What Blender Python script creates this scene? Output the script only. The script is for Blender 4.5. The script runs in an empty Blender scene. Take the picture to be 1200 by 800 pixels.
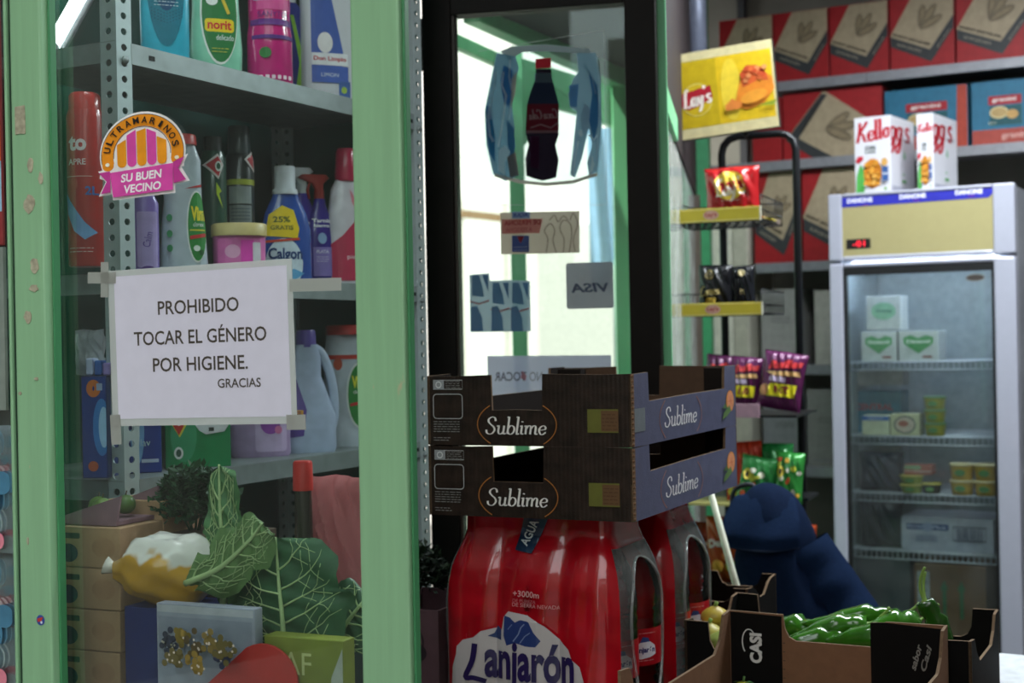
import bpy, bmesh, math, random
from math import sin, cos, pi, radians, sqrt, exp
from mathutils import Vector, Matrix

# ------------------------------------------------------------------ camera, world, lights
C = bpy.context.scene.collection
SC = bpy.context.scene
F = 1200*50/36.0
CZ = 1.4
ROLL = radians(1.1)
cd = bpy.data.cameras.new('camera'); cam = bpy.data.objects.new('camera', cd); C.objects.link(cam)
cd.lens = 50; cd.sensor_width = 36
cam.matrix_world = Matrix.Translation((0, 0, CZ)) @ Matrix.Rotation(pi/2, 4, 'X') @ Matrix.Rotation(-ROLL, 4, 'Z')
cd.dof.use_dof = True; cd.dof.focus_distance = 2.15; cd.dof.aperture_fstop = 5.0
cd.clip_start = 0.05
SC.camera = cam
SC.view_settings.view_transform = 'Standard'; SC.view_settings.look = 'None'
SC.view_settings.gamma = 1; SC.view_settings.exposure = 0.0; SC.view_settings.use_curve_mapping = False
W = bpy.data.worlds.new('sky'); SC.world = W; W.use_nodes = True
wn = W.node_tree; bg = wn.nodes['Background']
tc = wn.nodes.new('ShaderNodeTexCoord'); nz = wn.nodes.new('ShaderNodeTexNoise'); nz.inputs['Scale'].default_value = 2.5
rp = wn.nodes.new('ShaderNodeValToRGB'); rp.color_ramp.elements[0].color = (.80, .90, 1, 1); rp.color_ramp.elements[1].color = (1, .98, .94, 1)
wn.links.new(tc.outputs['Generated'], nz.inputs['Vector']); wn.links.new(nz.outputs['Fac'], rp.inputs['Fac']); wn.links.new(rp.outputs['Color'], bg.inputs['Color'])
bg.inputs['Strength'].default_value = 3.4
def area(name, loc, size, energy, col=(1, 1, 1), rot=(0, 0, 0)):
    l = bpy.data.lights.new(name, 'AREA'); l.shape = 'RECTANGLE'; l.size, l.size_y = size; l.energy = energy; l.color = col
    o = bpy.data.objects.new(name, l); C.objects.link(o); o.location = loc; o.rotation_euler = rot; return o
area('ceiling_lamp_light', (1.3, 3.7, 2.88), (1.2, .3), 80, (.90, .96, 1))
area('ceiling_lamp_light', (2.3, 3.0, 2.88), (1.2, .3), 80, (.90, .96, 1))
area('case_fill_light', (-.46, 2.17, 2.6), (.5, .05), 5, (.93, .98, 1), (0, 0, radians(-24)))  # added fill light that brightens the goods behind the pane
sun = bpy.data.lights.new('sun', 'SUN'); sun.energy = 7; sun.angle = radians(1); sun.color = (1, .95, .86)
so = bpy.data.objects.new('sun', sun); C.objects.link(so); so.rotation_euler = Vector((.8, .3, -1.2)).to_track_quat('-Z', 'Y').to_euler()

# ------------------------------------------------------------------ helpers
rnd = random.Random(7)
def at(px, py, d):
    a = (px-600)/F; b = -(py-400)/F
    return Vector(((a*cos(ROLL)+b*sin(ROLL))*d, d, CZ+(-a*sin(ROLL)+b*cos(ROLL))*d))
def e1(y): y = radians(y); return Vector((cos(y), -sin(y), 0))
def e2(y): y = radians(y); return Vector((sin(y), cos(y), 0))
UZ = Vector((0, 0, 1))
def hit(px, z, P, D):
    """distance s along D from P at which the vertical plane meets the picture column px at height z"""
    a = (px-600)/F; c, s_ = cos(ROLL), sin(ROLL)
    return (a*P.y - P.x*c + (z-CZ)*s_) / (D.x*c - a*D.y)
def span(x0, x1, y, d, yaw):
    P = at(x0, y, d); return P, hit(x1, P.z, P, e1(yaw))

def lin(h):
    if not isinstance(h, str): return tuple(h)[:3]
    h = h.lstrip('#'); v = [int(h[i:i+2], 16)/255 for i in (0, 2, 4)]
    return tuple(x/12.92 if x <= .04045 else ((x+.055)/1.055)**2.4 for x in v)
MC = {}
def mat(h, rough=.45, metal=0, kind='', bump=0, scale=40, var=.10, coat=0, spec=.35):
    key = (h, rough, metal, kind, bump, scale, var, coat)
    if key in MC: return MC[key]
    m = bpy.data.materials.new(kind or 'paint'); m.use_nodes = True; MC[key] = m
    nt = m.node_tree; N, L = nt.nodes, nt.links; b = N['Principled BSDF']
    c = lin(h)
    b.inputs['Roughness'].default_value = rough; b.inputs['Metallic'].default_value = metal
    b.inputs['Coat Weight'].default_value = coat; b.inputs['Specular IOR Level'].default_value = spec
    t = N.new('ShaderNodeTexCoord'); n = N.new('ShaderNodeTexNoise'); n.inputs['Scale'].default_value = scale; n.inputs['Detail'].default_value = 3
    L.new(t.outputs['Object'], n.inputs['Vector'])
    r = N.new('ShaderNodeValToRGB'); r.color_ramp.elements[0].position = .3; r.color_ramp.elements[1].position = .7
    r.color_ramp.elements[0].color = (*[x*(1-var) for x in c], 1); r.color_ramp.elements[1].color = (*[min(1, x*(1+var)) for x in c], 1)
    L.new(n.outputs['Fac'], r.inputs['Fac']); L.new(r.outputs['Color'], b.inputs['Base Color'])
    if bump:
        bp = N.new('ShaderNodeBump'); bp.inputs['Strength'].default_value = bump; bp.inputs['Distance'].default_value = .002
        if kind == 'corrugated':
            w = N.new('ShaderNodeTexWave'); w.bands_direction = 'X'; w.inputs['Scale'].default_value = 40; w.inputs['Distortion'].default_value = 2.5; w.inputs['Detail Scale'].default_value = 8
            L.new(t.outputs['Object'], w.inputs['Vector']); L.new(w.outputs['Fac'], bp.inputs['Height'])
        else: L.new(n.outputs['Fac'], bp.inputs['Height'])
        L.new(bp.outputs['Normal'], b.inputs['Normal'])
    if kind == 'weathered':   # flaking paint
        n2 = N.new('ShaderNodeTexNoise'); n2.inputs['Scale'].default_value = 24; n2.inputs['Detail'].default_value = 8; n2.inputs['Roughness'].default_value = .7
        mp = N.new('ShaderNodeMapping'); mp.inputs['Scale'].default_value = (1, 1, .22); L.new(t.outputs['Object'], mp.inputs['Vector']); L.new(mp.outputs['Vector'], n2.inputs['Vector'])
        r2 = N.new('ShaderNodeValToRGB'); r2.color_ramp.elements[0].position = .66; r2.color_ramp.elements[1].position = .69
        mx = N.new('ShaderNodeMixRGB'); mx.inputs['Color2'].default_value = (*lin('#b9b08c'), 1)
        n.inputs['Scale'].default_value = 90; mq = N.new('ShaderNodeMapping'); mq.inputs['Scale'].default_value = (1, 1, .05); L.new(t.outputs['Object'], mq.inputs['Vector']); L.new(mq.outputs['Vector'], n.inputs['Vector']); L.new(n2.outputs['Fac'], r2.inputs['Fac']); L.new(r2.outputs['Color'], mx.inputs['Fac']); L.new(r.outputs['Color'], mx.inputs['Color1']); L.new(mx.outputs['Color'], b.inputs['Base Color'])
    return m
def glassy(h='#ffffff', refl=1.0, rough=0.0, key='glass', dirt_haze=0.0, tr=1.0):
    k = ('G', h, refl, rough, dirt_haze, tr)
    if k in MC: return MC[k]
    m = bpy.data.materials.new(key); m.use_nodes = True; MC[k] = m
    nt = m.node_tree; N, L = nt.nodes, nt.links; out = N['Material Output']; N.remove(N['Principled BSDF'])
    T = N.new('ShaderNodeBsdfTransparent'); T.inputs['Color'].default_value = (*lin(h), 1)
    G = N.new('ShaderNodeBsdfGlossy'); G.inputs['Roughness'].default_value = rough; G.inputs['Color'].default_value = (1, 1, 1, 1)
    fr = N.new('ShaderNodeFresnel'); fr.inputs['IOR'].default_value = 1.45
    mu = N.new('ShaderNodeMath'); mu.operation = 'MULTIPLY'; mu.inputs[1].default_value = refl; L.new(fr.outputs[0], mu.inputs[0])
    mx = N.new('ShaderNodeMixShader'); L.new(mu.outputs[0], mx.inputs[0]); L.new(T.outputs[0], mx.inputs[1]); L.new(G.outputs[0], mx.inputs[2])
    last = mx
    if dirt_haze:  # pale layer: dirt on panes, painted haze on the clear film
        D = N.new('ShaderNodeBsdfDiffuse'); D.inputs['Color'].default_value = (.75, .78, .76, 1)
        t = N.new('ShaderNodeTexCoord'); n = N.new('ShaderNodeTexNoise'); n.inputs['Scale'].default_value = 9; n.inputs['Detail'].default_value = 6
        L.new(t.outputs['Object'], n.inputs['Vector'])
        r = N.new('ShaderNodeMapRange'); r.inputs['From Min'].default_value = .35; r.inputs['From Max'].default_value = .8; r.inputs['To Min'].default_value = dirt_haze*.4; r.inputs['To Max'].default_value = dirt_haze*1.6
        L.new(n.outputs['Fac'], r.inputs['Value'])
        m2 = N.new('ShaderNodeMixShader'); L.new(r.outputs[0], m2.inputs[0]); L.new(mx.outputs[0], m2.inputs[1]); L.new(D.outputs[0], m2.inputs[2]); last = m2
    L.new(last.outputs[0], out.inputs['Surface']); return m
def water(h='#ffffff'):
    m = bpy.data.materials.new('water bottle'); m.use_nodes = True
    nt = m.node_tree; N, L = nt.nodes, nt.links; out = N['Material Output']; N.remove(N['Principled BSDF'])
    R = N.new('ShaderNodeBsdfRefraction'); R.inputs['IOR'].default_value = 1.33; R.inputs['Roughness'].default_value = .03; R.inputs['Color'].default_value = (*lin(h), 1)
    G = N.new('ShaderNodeBsdfGlossy'); G.inputs['Roughness'].default_value = .04
    fr = N.new('ShaderNodeFresnel'); fr.inputs['IOR'].default_value = 1.6; mx = N.new('ShaderNodeMixShader')
    L.new(fr.outputs[0], mx.inputs[0]); L.new(R.outputs[0], mx.inputs[1]); L.new(G.outputs[0], mx.inputs[2]); L.new(mx.outputs[0], out.inputs['Surface']); return m
def film(h, tl=.4, tp=.1, rough=.4):
    """a backlit sticker or thin sheet: diffuse + translucent + a little clear"""
    k = ('S', h, tl, tp, rough)
    if k in MC: return MC[k]
    m = bpy.data.materials.new('sticker'); m.use_nodes = True; MC[k] = m
    nt = m.node_tree; N, L = nt.nodes, nt.links; out = N['Material Output']; N.remove(N['Principled BSDF']); c = (*lin(h), 1)
    D = N.new('ShaderNodeBsdfDiffuse'); D.inputs[0].default_value = c; T = N.new('ShaderNodeBsdfTranslucent'); T.inputs[0].default_value = c
    P = N.new('ShaderNodeBsdfTransparent'); a = N.new('ShaderNodeMixShader'); a.inputs[0].default_value = tl; b = N.new('ShaderNodeMixShader'); b.inputs[0].default_value = tp
    L.new(D.outputs[0], a.inputs[1]); L.new(T.outputs[0], a.inputs[2]); L.new(a.outputs[0], b.inputs[1]); L.new(P.outputs[0], b.inputs[2]); L.new(b.outputs[0], out.inputs[0]); return m
def emis(h, s):
    k = ('E', h, s)
    if k in MC: return MC[k]
    m = bpy.data.materials.new('glow'); m.use_nodes = True; MC[k] = m; b = m.node_tree.nodes['Principled BSDF']
    b.inputs['Base Color'].default_value = (*lin(h), 1); b.inputs['Emission Color'].default_value = (*lin(h), 1); b.inputs['Emission Strength'].default_value = s; return m

class MB:
    def __init__(s): s.v = []; s.f = []; s.m = []; s.mats = []; s.sm = []
    def mi(s, m):
        if m not in s.mats: s.mats.append(m)
        return s.mats.index(m)
    def add(s, vs, fs, m, smooth=False):
        o = len(s.v); s.v += [Vector(v) for v in vs]; i = s.mi(m)
        for f in fs: s.f.append([o+k for k in f]); s.m.append(i); s.sm.append(smooth)
        return s
    def box(s, a, b, m, M=None):
        x0, y0, z0 = a; x1, y1, z1 = b
        vs = [Vector(p) for p in ((x0,y0,z0),(x1,y0,z0),(x1,y1,z0),(x0,y1,z0),(x0,y0,z1),(x1,y0,z1),(x1,y1,z1),(x0,y1,z1))]
        if M: vs = [M @ v for v in vs]
        return s.add(vs, [(0,3,2,1),(4,5,6,7),(0,1,5,4),(1,2,6,5),(2,3,7,6),(3,0,4,7)], m)
    def bar(s, p, q, w, h, m, up=UZ):
        p, q = Vector(p), Vector(q); d = (q-p).normalized(); x = d.cross(up)
        if x.length < 1e-4: x = d.cross(Vector((1, 0, 0)))
        x.normalize(); y = x.cross(d); x = x*w/2; y = y*h/2
        vs = [p-x-y, p+x-y, p+x+y, p-x+y, q-x-y, q+x-y, q+x+y, q-x+y]
        return s.add(vs, [(0,1,2,3),(7,6,5,4),(0,4,5,1),(1,5,6,2),(2,6,7,3),(3,7,4,0)], m)
    def tube(s, pts, r, m, seg=8, closed=False, cap=True):
        pts = [Vector(p) for p in pts]; n = len(pts); rs = r if isinstance(r, (list, tuple)) else [r]*n
        vs = []; prev = None
        for i, p in enumerate(pts):
            if closed: t = pts[(i+1) % n]-pts[i-1]
            else: t = pts[min(i+1, n-1)]-pts[max(i-1, 0)]
            t.normalize()
            if prev is None: a = t.cross(UZ); a = a if a.length > .05 else t.cross(Vector((1, 0, 0)))
            else: a = prev-t*prev.dot(t)
            a.normalize(); prev = a; b = t.cross(a)
            for k in range(seg): vs.append(p+(a*cos(2*pi*k/seg)+b*sin(2*pi*k/seg))*rs[i])
        fs = []
        for i in range(n if closed else n-1):
            j = (i+1) % n
            for k in range(seg): l = (k+1) % seg; fs.append((i*seg+k, i*seg+l, j*seg+l, j*seg+k))
        if cap and not closed: fs.append(list(range(seg))[::-1]); fs.append([(n-1)*seg+k for k in range(seg)])
        return s.add(vs, fs, m, True)
    def loft(s, secs, m, n=2.0, seg=28, cap=True):
        """secs: (z, rx, ry[, cx, cy])"""
        vs = []
        for q in secs:
            z, rx, ry = q[:3]; cx, cy = (q[3], q[4]) if len(q) > 3 else (0, 0)
            for k in range(seg):
                t = 2*pi*k/seg; c, d = cos(t), sin(t)
                vs.append((cx+rx*math.copysign(abs(c)**(2/n), c), cy+ry*math.copysign(abs(d)**(2/n), d), z))
        fs = [(i*seg+k, i*seg+(k+1) % seg, (i+1)*seg+(k+1) % seg, (i+1)*seg+k) for i in range(len(secs)-1) for k in range(seg)]
        s.add(vs, fs, m, True)
        if cap:
            s.add(vs[:seg], [list(range(seg))[::-1]], m); s.add(vs[-seg:], [list(range(seg))], m)
        return s
    def panel(s, pts, fr, th, mo, mi=None, me=None):
        """outline pts (u,v) in frame fr=(origin, eu, ev, normal outward); thickness th inward"""
        O, eu, ev, nn = fr; mi = mi or mo; me = me or mo; n = len(pts)
        A = [O+eu*u+ev*v for u, v in pts]; B = [p-nn*th for p in A]
        s.add(A, [list(range(n))], mo); s.add(B, [list(range(n))[::-1]], mi)
        s.add(A+B, [(i, n+i, n+(i+1) % n, (i+1) % n) for i in range(n)], me); return s
    def grid(s, fn, nu, nv, m, smooth=True):
        vs = [fn(i/nu, j/nv) for j in range(nv+1) for i in range(nu+1)]
        return s.add(vs, [(j*(nu+1)+i, j*(nu+1)+i+1, (j+1)*(nu+1)+i+1, (j+1)*(nu+1)+i) for j in range(nv) for i in range(nu)], m, smooth)
    def ball(s, c, r, m, seg=12, rings=8):
        c = Vector(c); r = Vector((r, r, r)) if not isinstance(r, (tuple, Vector)) else Vector(r)
        vs = [c+Vector((r.x*sin(pi*j/rings)*cos(2*pi*i/seg), r.y*sin(pi*j/rings)*sin(2*pi*i/seg), r.z*cos(pi*j/rings))) for j in range(rings+1) for i in range(seg)]
        return s.add(vs, [(j*seg+i, (j+1)*seg+i, (j+1)*seg+(i+1) % seg, j*seg+(i+1) % seg) for j in range(rings) for i in range(seg)], m, True)
    def build(s, name, parent=None, bevel=0, loc=None, yaw=None):
        me = bpy.data.meshes.new(name); me.from_pydata([tuple(v) for v in s.v], [], s.f)
        for m in s.mats: me.materials.append(m)
        me.polygons.foreach_set('material_index', s.m); me.polygons.foreach_set('use_smooth', s.sm)
        me.validate(); me.update()
        o = bpy.data.objects.new(name, me); C.objects.link(o)
        if parent: o.parent = parent
        if loc is not None: o.location = loc
        if yaw is not None: o.rotation_euler = (0, 0, -radians(yaw))
        if bevel:
            b = o.modifiers.new('bevel', 'BEVEL'); b.width = bevel; b.segments = 2; b.limit_method = 'ANGLE'; b.angle_limit = radians(40)
        return o

def tag(o, label, cat, group=None, kind=None):
    o['label'] = label; o['category'] = cat
    if group: o['group'] = group
    if kind: o['kind'] = kind
    return o
def thing(name, label, cat, loc=(0, 0, 0), yaw=0, group=None, rot=None):
    o = bpy.data.objects.new(name, None); o.empty_display_size = .05; C.objects.link(o); o.location = loc
    o.rotation_euler = rot if rot else (0, 0, -radians(yaw)); return tag(o, label, cat, group)
def struct(o): o['kind'] = 'structure'; return o
def dup(root, loc=None, yaw=None, label=None):
    def cp(o, par):
        c = o.copy(); C.objects.link(c); c.parent = par
        for ch in [x for x in KIDS(o)]: cp(ch, c)
        return c
    c = cp(root, None)
    if loc is not None: c.location = loc
    if yaw is not None: c.rotation_euler = (0, 0, -radians(yaw))
    if label: c['label'] = label
    return c
def KIDS(o): return [x for x in bpy.data.objects if x.parent == o]

# ------------------------------------------------------------------ flat print
TX = {}
def text_mesh(s, bold=0.0, shear=0.0):
    k = (s, bold, shear)
    if k in TX: return TX[k]
    cu = bpy.data.curves.new('t', 'FONT'); cu.body = s; cu.size = 1; cu.offset = bold; cu.shear = shear; cu.resolution_u = 3; cu.fill_mode = 'FRONT'
    o = bpy.data.objects.new('t', cu); me = bpy.data.meshes.new_from_object(o)
    vs = [(v.co.x, v.co.y) for v in me.vertices]; fs = [list(p.vertices) for p in me.polygons]
    bpy.data.objects.remove(o); bpy.data.curves.remove(cu); bpy.data.meshes.remove(me)
    if not vs: TX[k] = ([], []); return TX[k]
    x0 = min(v[0] for v in vs); x1 = max(v[0] for v in vs); y0 = min(v[1] for v in vs); y1 = max(v[1] for v in vs)
    TX[k] = ([((x-x0)/(x1-x0), (y-y0)/(y1-y0)) for x, y in vs], fs, (x1-x0)/(y1-y0)); return TX[k]
def spline(P, n=5):
    if len(P) < 3: return list(P)
    Q = [P[0]]+list(P)+[P[-1]]; out = []
    for i in range(1, len(Q)-2):
        a, b, c, d = Q[i-1], Q[i], Q[i+1], Q[i+2]
        for k in range(n):
            t = k/n; out.append(tuple(.5*(2*b[j]+(c[j]-a[j])*t+(2*a[j]-5*b[j]+4*c[j]-d[j])*t*t+(3*b[j]-a[j]-3*c[j]+d[j])*t**3) for j in range(len(a))))
    out.append(tuple(P[-1])); return out
GL = {
 'S': (1.25, [[(1.0,1.55),(.9,1.9),(.6,2.05),(.25,1.85),(.2,1.5),(.5,1.15),(.85,.85),(1.0,.45),(.75,.05),(.45,-.02),(.15,.15),(.06,.5)]]),
 'u': (1.12, [[(-.05,.93),(.15,1),(.2,.8),(.2,.3),(.35,.02),(.6,.05),(.8,.35)], [(.8,1),(.8,.15),(.92,0),(1.08,.1)]]),
 'b': (1.05, [[(-.08,2.0),(.12,2.05),(.15,1.8),(.15,.02)], [(.15,.6),(.35,.95),(.6,1.0),(.85,.75),(.85,.3),(.6,0),(.35,.02),(.15,.3)]]),
 'l': (.5, [[(-.08,2.0),(.12,2.05),(.15,1.8),(.15,.15),(.28,0),(.42,.08)]]),
 'i': (.5, [[(-.08,.93),(.12,1),(.15,.85),(.15,.15),(.28,0),(.42,.08)], [(.15,1.55),(.15,1.42)]]),
 'm': (1.55, [[(-.08,.93),(.12,1),(.15,.85),(.15,0)], [(.15,.6),(.4,1),(.62,.95),(.68,.7),(.68,0)], [(.68,.6),(.95,1),(1.17,.95),(1.23,.7),(1.23,.12),(1.35,0),(1.48,.08)]]),
 'e': (.9, [[(.1,.5),(.7,.58),(.75,.85),(.5,1.02),(.2,.85),(.08,.45),(.3,.02),(.55,0),(.85,.25)]]),
 'K': (1.35, [[(.1,0),(.35,1.1),(.4,2.1)], [(1.3,2.1),(.9,1.6),(.35,1.0)], [(.4,1.05),(.8,.7),(1.0,.1),(1.35,0)]]),
 'o': (.85, [[(.45,1),(.15,.8),(.1,.3),(.35,0),(.65,.15),(.72,.6),(.5,.98),(.85,.9)]]),
 'g': (.9, [[(.7,.85),(.45,1),(.15,.8),(.1,.4),(.35,.1),(.6,.3),(.75,1),(.65,0),(.5,-.6),(.2,-.8),(.0,-.55),(.3,-.2),(.85,.2)]]),
 "'": (.3, [[(.1,2.1),(.05,1.7)]]),
 's': (.75, [[(.62,.82),(.42,1.0),(.18,.85),(.25,.62),(.52,.42),(.6,.18),(.4,0),(.08,.15)]]),
 'C': (1.2, [[(1.1,1.6),(.95,2.0),(.55,2.0),(.15,1.4),(.1,.6),(.4,.02),(.8,.05),(1.15,.4)]]),
 'c': (.8, [[(.65,.8),(.45,1),(.15,.75),(.12,.3),(.38,0),(.8,.25)]]),
 'a': (.95, [[(.7,.8),(.45,1),(.15,.75),(.12,.3),(.35,0),(.6,.3),(.72,.95),(.7,.2),(.82,0),(.98,.15)]]),
 'L': (1.15, [[(.9,1.9),(.6,2.05),(.4,1.5),(.3,.3),(.1,.05),(.5,.12),(.8,0),(1.15,.2)]]),
 'y': (.95, [[(.1,1),(.2,.35),(.4,.15),(.7,.9)], [(.75,1),(.6,.1),(.35,-.6),(.05,-.7)]]),
 '-': (.5, [[(.05,.6),(.4,.65)]]), ' ': (.5, []),
}
class Decal:
    def __init__(s): s.items = []; s.k = 0
    def poly(s, pts, h, lay=None):
        s.k += 1; s.items.append(([tuple(p) for p in pts], [list(range(len(pts)))], h, s.k if lay is None else lay)); return s
    def rect(s, x0, y0, x1, y1, h): return s.poly([(x0,y0),(x1,y0),(x1,y1),(x0,y1)], h)
    def rrect(s, x0, y0, x1, y1, r, h):
        P = []
        for cx, cy, a in ((x1-r,y0+r,-90),(x1-r,y1-r,0),(x0+r,y1-r,90),(x0+r,y0+r,180)):
            P += [(cx+r*cos(radians(a+t)), cy+r*sin(radians(a+t))) for t in (0, 30, 60, 90)]
        return s.poly(P, h)
    def ell(s, cx, cy, rx, ry, h, rot=0, n=28):
        c, d = cos(rot), sin(rot)
        return s.poly([(cx+rx*cos(t)*c-ry*sin(t)*d, cy+rx*cos(t)*d+ry*sin(t)*c) for t in [2*pi*k/n for k in range(n)]], h)
    def line(s, pts, w, h, closed=False, pen=None, join=True):
        """ribbon; pen=(thin,thick) gives direction-dependent width"""
        P = [Vector(p) for p in pts]; n = len(P)
        if n < 2: return s
        A = []; B = []
        for i in range(n):
            t = (P[(i+1) % n]-P[i-1]) if closed else (P[min(i+1, n-1)]-P[max(i-1, 0)])
            if t.length < 1e-9: t = Vector((1, 0))
            t.normalize(); ww = w if not pen else pen[0]+(pen[1]-pen[0])*abs(t.y)**1.5
            q = Vector((-t.y, t.x))*ww/2; A.append(P[i]+q); B.append(P[i]-q)
        vs = [tuple(p) for p in A+B]; fs = [[i, n+i, n+(i+1) % n, (i+1) % n] for i in range(n if closed else n-1)]
        s.k += 1; s.items.append((vs, fs, h, s.k)); return s
    def ring(s, cx, cy, rx, ry, w, h, a0=0, a1=360, rot=0):
        n = 36; c, d = cos(rot), sin(rot); full = a1-a0 >= 360
        T = [radians(a0+(a1-a0)*k/n) for k in range(n if full else n+1)]
        return s.line([(cx+rx*cos(t)*c-ry*sin(t)*d, cy+rx*cos(t)*d+ry*sin(t)*c) for t in T], w, h, full)
    def text(s, t, cx, cy, hgt, h, w=None, bold=0.0, shear=0.0, rot=0, flip=False, anchor='c'):
        tm = text_mesh(t, bold, shear)
        if not tm[0]: return s
        w = w or hgt*tm[2]; c, d = cos(rot), sin(rot); vs = []
        ox = {'c': -.5, 'l': 0, 'r': -1}[anchor]
        for x, y in tm[0]:
            X = (x+ox)*w; Y = (y-.5)*hgt
            if flip: X = -X
            vs.append((cx+X*c-Y*d, cy+X*d+Y*c))
        s.k += 1; s.items.append((vs, tm[1], h, s.k)); return s
    def script(s, t, cx, cy, w, h, thin=.08, thick=.24, shear=.15, flip=False, rot=0, sy=1.0):
        tot = sum(GL[c][0] for c in t); u = w/tot; x = -tot/2; s.k += 1; lay = s.k; cr, sr = cos(rot), sin(rot)
        for ch in t:
            for st in GL[ch][1]:
                pts = []
                for a, b in spline(st, 4):
                    X = (x+a+(b-1)*shear)*u; Y = (b-1)*u*sy
                    if flip: X = -X
                    pts.append((cx+X*cr-Y*sr, cy+X*sr+Y*cr))
                s.line(pts, 0, h, pen=(thin*u, thick*u)); s.items[-1] = (*s.items[-1][:3], lay); s.k = lay
            x += GL[ch][0]
        return s
    def build(s, name, parent, fn=None, step=None, mf=None, off=.0003, flip=False):
        """fn(u, v, o) -> local point; step: cut along u (and v) so the print follows a curve"""
        mf = mf or (lambda h: mat(h, .5)); bm = bmesh.new(); mats = []
        fn = fn or (lambda u, v, o: (u, -o, v))
        for vs, fs, h, lay in s.items:
            m = h if not isinstance(h, str) else mf(h)
            if m not in mats: mats.append(m)
            mi = mats.index(m); b2 = [bm.verts.new((x, y, lay*off+off)) for x, y in vs]
            for f in fs:
                try: q = bm.faces.new([b2[i] for i in f]); q.material_index = mi
                except ValueError: pass
        if step:
            us = [v.co.x for v in bm.verts]; vv = [v.co.y for v in bm.verts]
            for ax, lo, hi in ((0, min(us), max(us)), (1, min(vv), max(vv))):
                st = step if ax == 0 else step*1.6; k = math.ceil(lo/st)
                while k*st < hi:
                    co = [0, 0, 0]; no = [0, 0, 0]; co[ax] = k*st; no[ax] = 1
                    bmesh.ops.bisect_plane(bm, geom=bm.verts[:]+bm.edges[:]+bm.faces[:], plane_co=co, plane_no=no, dist=1e-7); k += 1
        for v in bm.verts: v.co = Vector(fn(v.co.x, v.co.y, v.co.z))
        me = bpy.data.meshes.new(name); bm.to_mesh(me); bm.free()
        for m in mats: me.materials.append(m)
        o = bpy.data.objects.new(name, me); C.objects.link(o); o.parent = parent; return o
def lum_lines(D, x0, x1, y, dy, n, h, th=.0012):
    for k in range(n):
        x = x0
        while x < x1-.002:
            l = rnd.uniform(.003, .011); D.rect(x, y-k*dy, min(x+l, x1), y-k*dy+th, h); D.k -= 1; x += l+.0018
    D.k += 1

# ------------------------------------------------------------------ structure
GREEN = mat('#8cba8e', .42, kind='weathered', bump=.25, scale=60, var=.06, coat=.15)
DGREEN = mat('#3f8455', .45, kind='weathered', bump=.2, scale=60, var=.06)
GALV = mat('#8e9898', .5, .5, 'galvanised', .1, 30, .12)
KRAFT = mat('#9c7a5a', .85, kind='kraft', bump=.15, scale=80, var=.07)
KRAFTD = mat('#6e5038', .85, kind='kraft', bump=.15, scale=80, var=.07)
YP = 24; N24 = e2(YP); U24 = e1(YP)
PO = at(132, 400, 2.02); PO.z = 0              # foot of the shop pane under the notice's left edge
def pane_s(px, off=0, z=CZ): return hit(px, z, PO+N24*off, U24)
LPX = pane_s(18, -.03); LPR = pane_s(54, -.03); RPL = pane_s(417, -.03); RPR = pane_s(474, -.03)
def wall_seg(name, a, b, z0, z1, th, m):
    a, b = Vector(a), Vector(b); d = (b-a); L = d.length
    mb = MB(); mb.box((0, -th/2, z0), (L, th/2, z1), m); o = mb.build(name); o.location = (a.x, a.y, 0); o.rotation_euler = (0, 0, math.atan2(d.y, d.x)); return struct(o)
WALLM = mat('#77776f', .9, kind='plaster', bump=.2, scale=8); FLOORM = mat('#6d6a66', .6, kind='terrazzo', scale=60, var=.2, bump=.05)
CEILM = mat('#8a8a84', .9, kind='plaster', scale=5)
mb = MB(); mb.box((-9, -9, -.1), (12, 14, 0), FLOORM); struct(mb.build('floor'))

# the case's shelf frame: origin at the front left upright
SY = -62; SX = e1(SY); SB = e2(SY)
SO = at(143, 400, 2.3); SO.z = 0
SLEN = hit(490, CZ, SO, SX)
SD = .36
Z1, Z2, Z3, Z0 = CZ+.50, CZ+.124, CZ-.214, .60
CASEW = mat('#16504a', .7, kind='painted wall', bump=.2, scale=10)
def sh(u, v, z=0): return SO+SX*u+SB*v+UZ*z
a = sh(-.62, SD+.06); b = sh(SLEN+.03, SD+.06); wall_seg('wall_left', (a.x, a.y), (b.x, b.y), 0, 2.95, .04, CASEW)
c = sh(SLEN+.055, .03); wall_seg('wall_case_end', (b.x, b.y), (c.x, c.y), 0, 2.95, .03, CASEW)
# back shop walls, yaw 28
YB = 28; BX = e1(YB); BY = e2(YB)
BO = at(905, 400, 5.6); BO.z = 0              # on the shelf fronts
def bk(u, v, z=0): return BO+BX*u+BY*v+UZ*z
a = bk(-.62, .42); b = bk(2.2, .42); wall_seg('wall_back', (a.x, a.y), (b.x, b.y), 0, 2.95, .05, WALLM)
c = bk(2.2, -5.2); wall_seg('wall_right', (b.x, b.y), (c.x, c.y), 0, 2.95, .05, mat('#4e4c4a', .9, kind='plaster'))
DP = at(776, 400, 3.22); WE = bk(-.60, .40)
# ceiling over the shop and the case
P = [sh(-.9, .4), sh(SLEN, .4), Vector((-.25, 3.35, 0)), Vector((DP.x, DP.y+.05, 0)), bk(-.62, .42), bk(2.2, .42), bk(2.2, -4.6), Vector((.6, 1.0, 0)), Vector((-1.0, 1.5, 0))]
mb = MB(); A = [Vector((p.x, p.y, 2.95)) for p in P]; B = [p+UZ*.08 for p in A]; n = len(P)
mb.add(A, [list(range(n))], CEILM); mb.add(B, [list(range(n))], CEILM); mb.add(A+B, [(i, (i+1) % n, n+(i+1) % n, n+i) for i in range(n)], CEILM); struct(mb.build('ceiling'))
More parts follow.
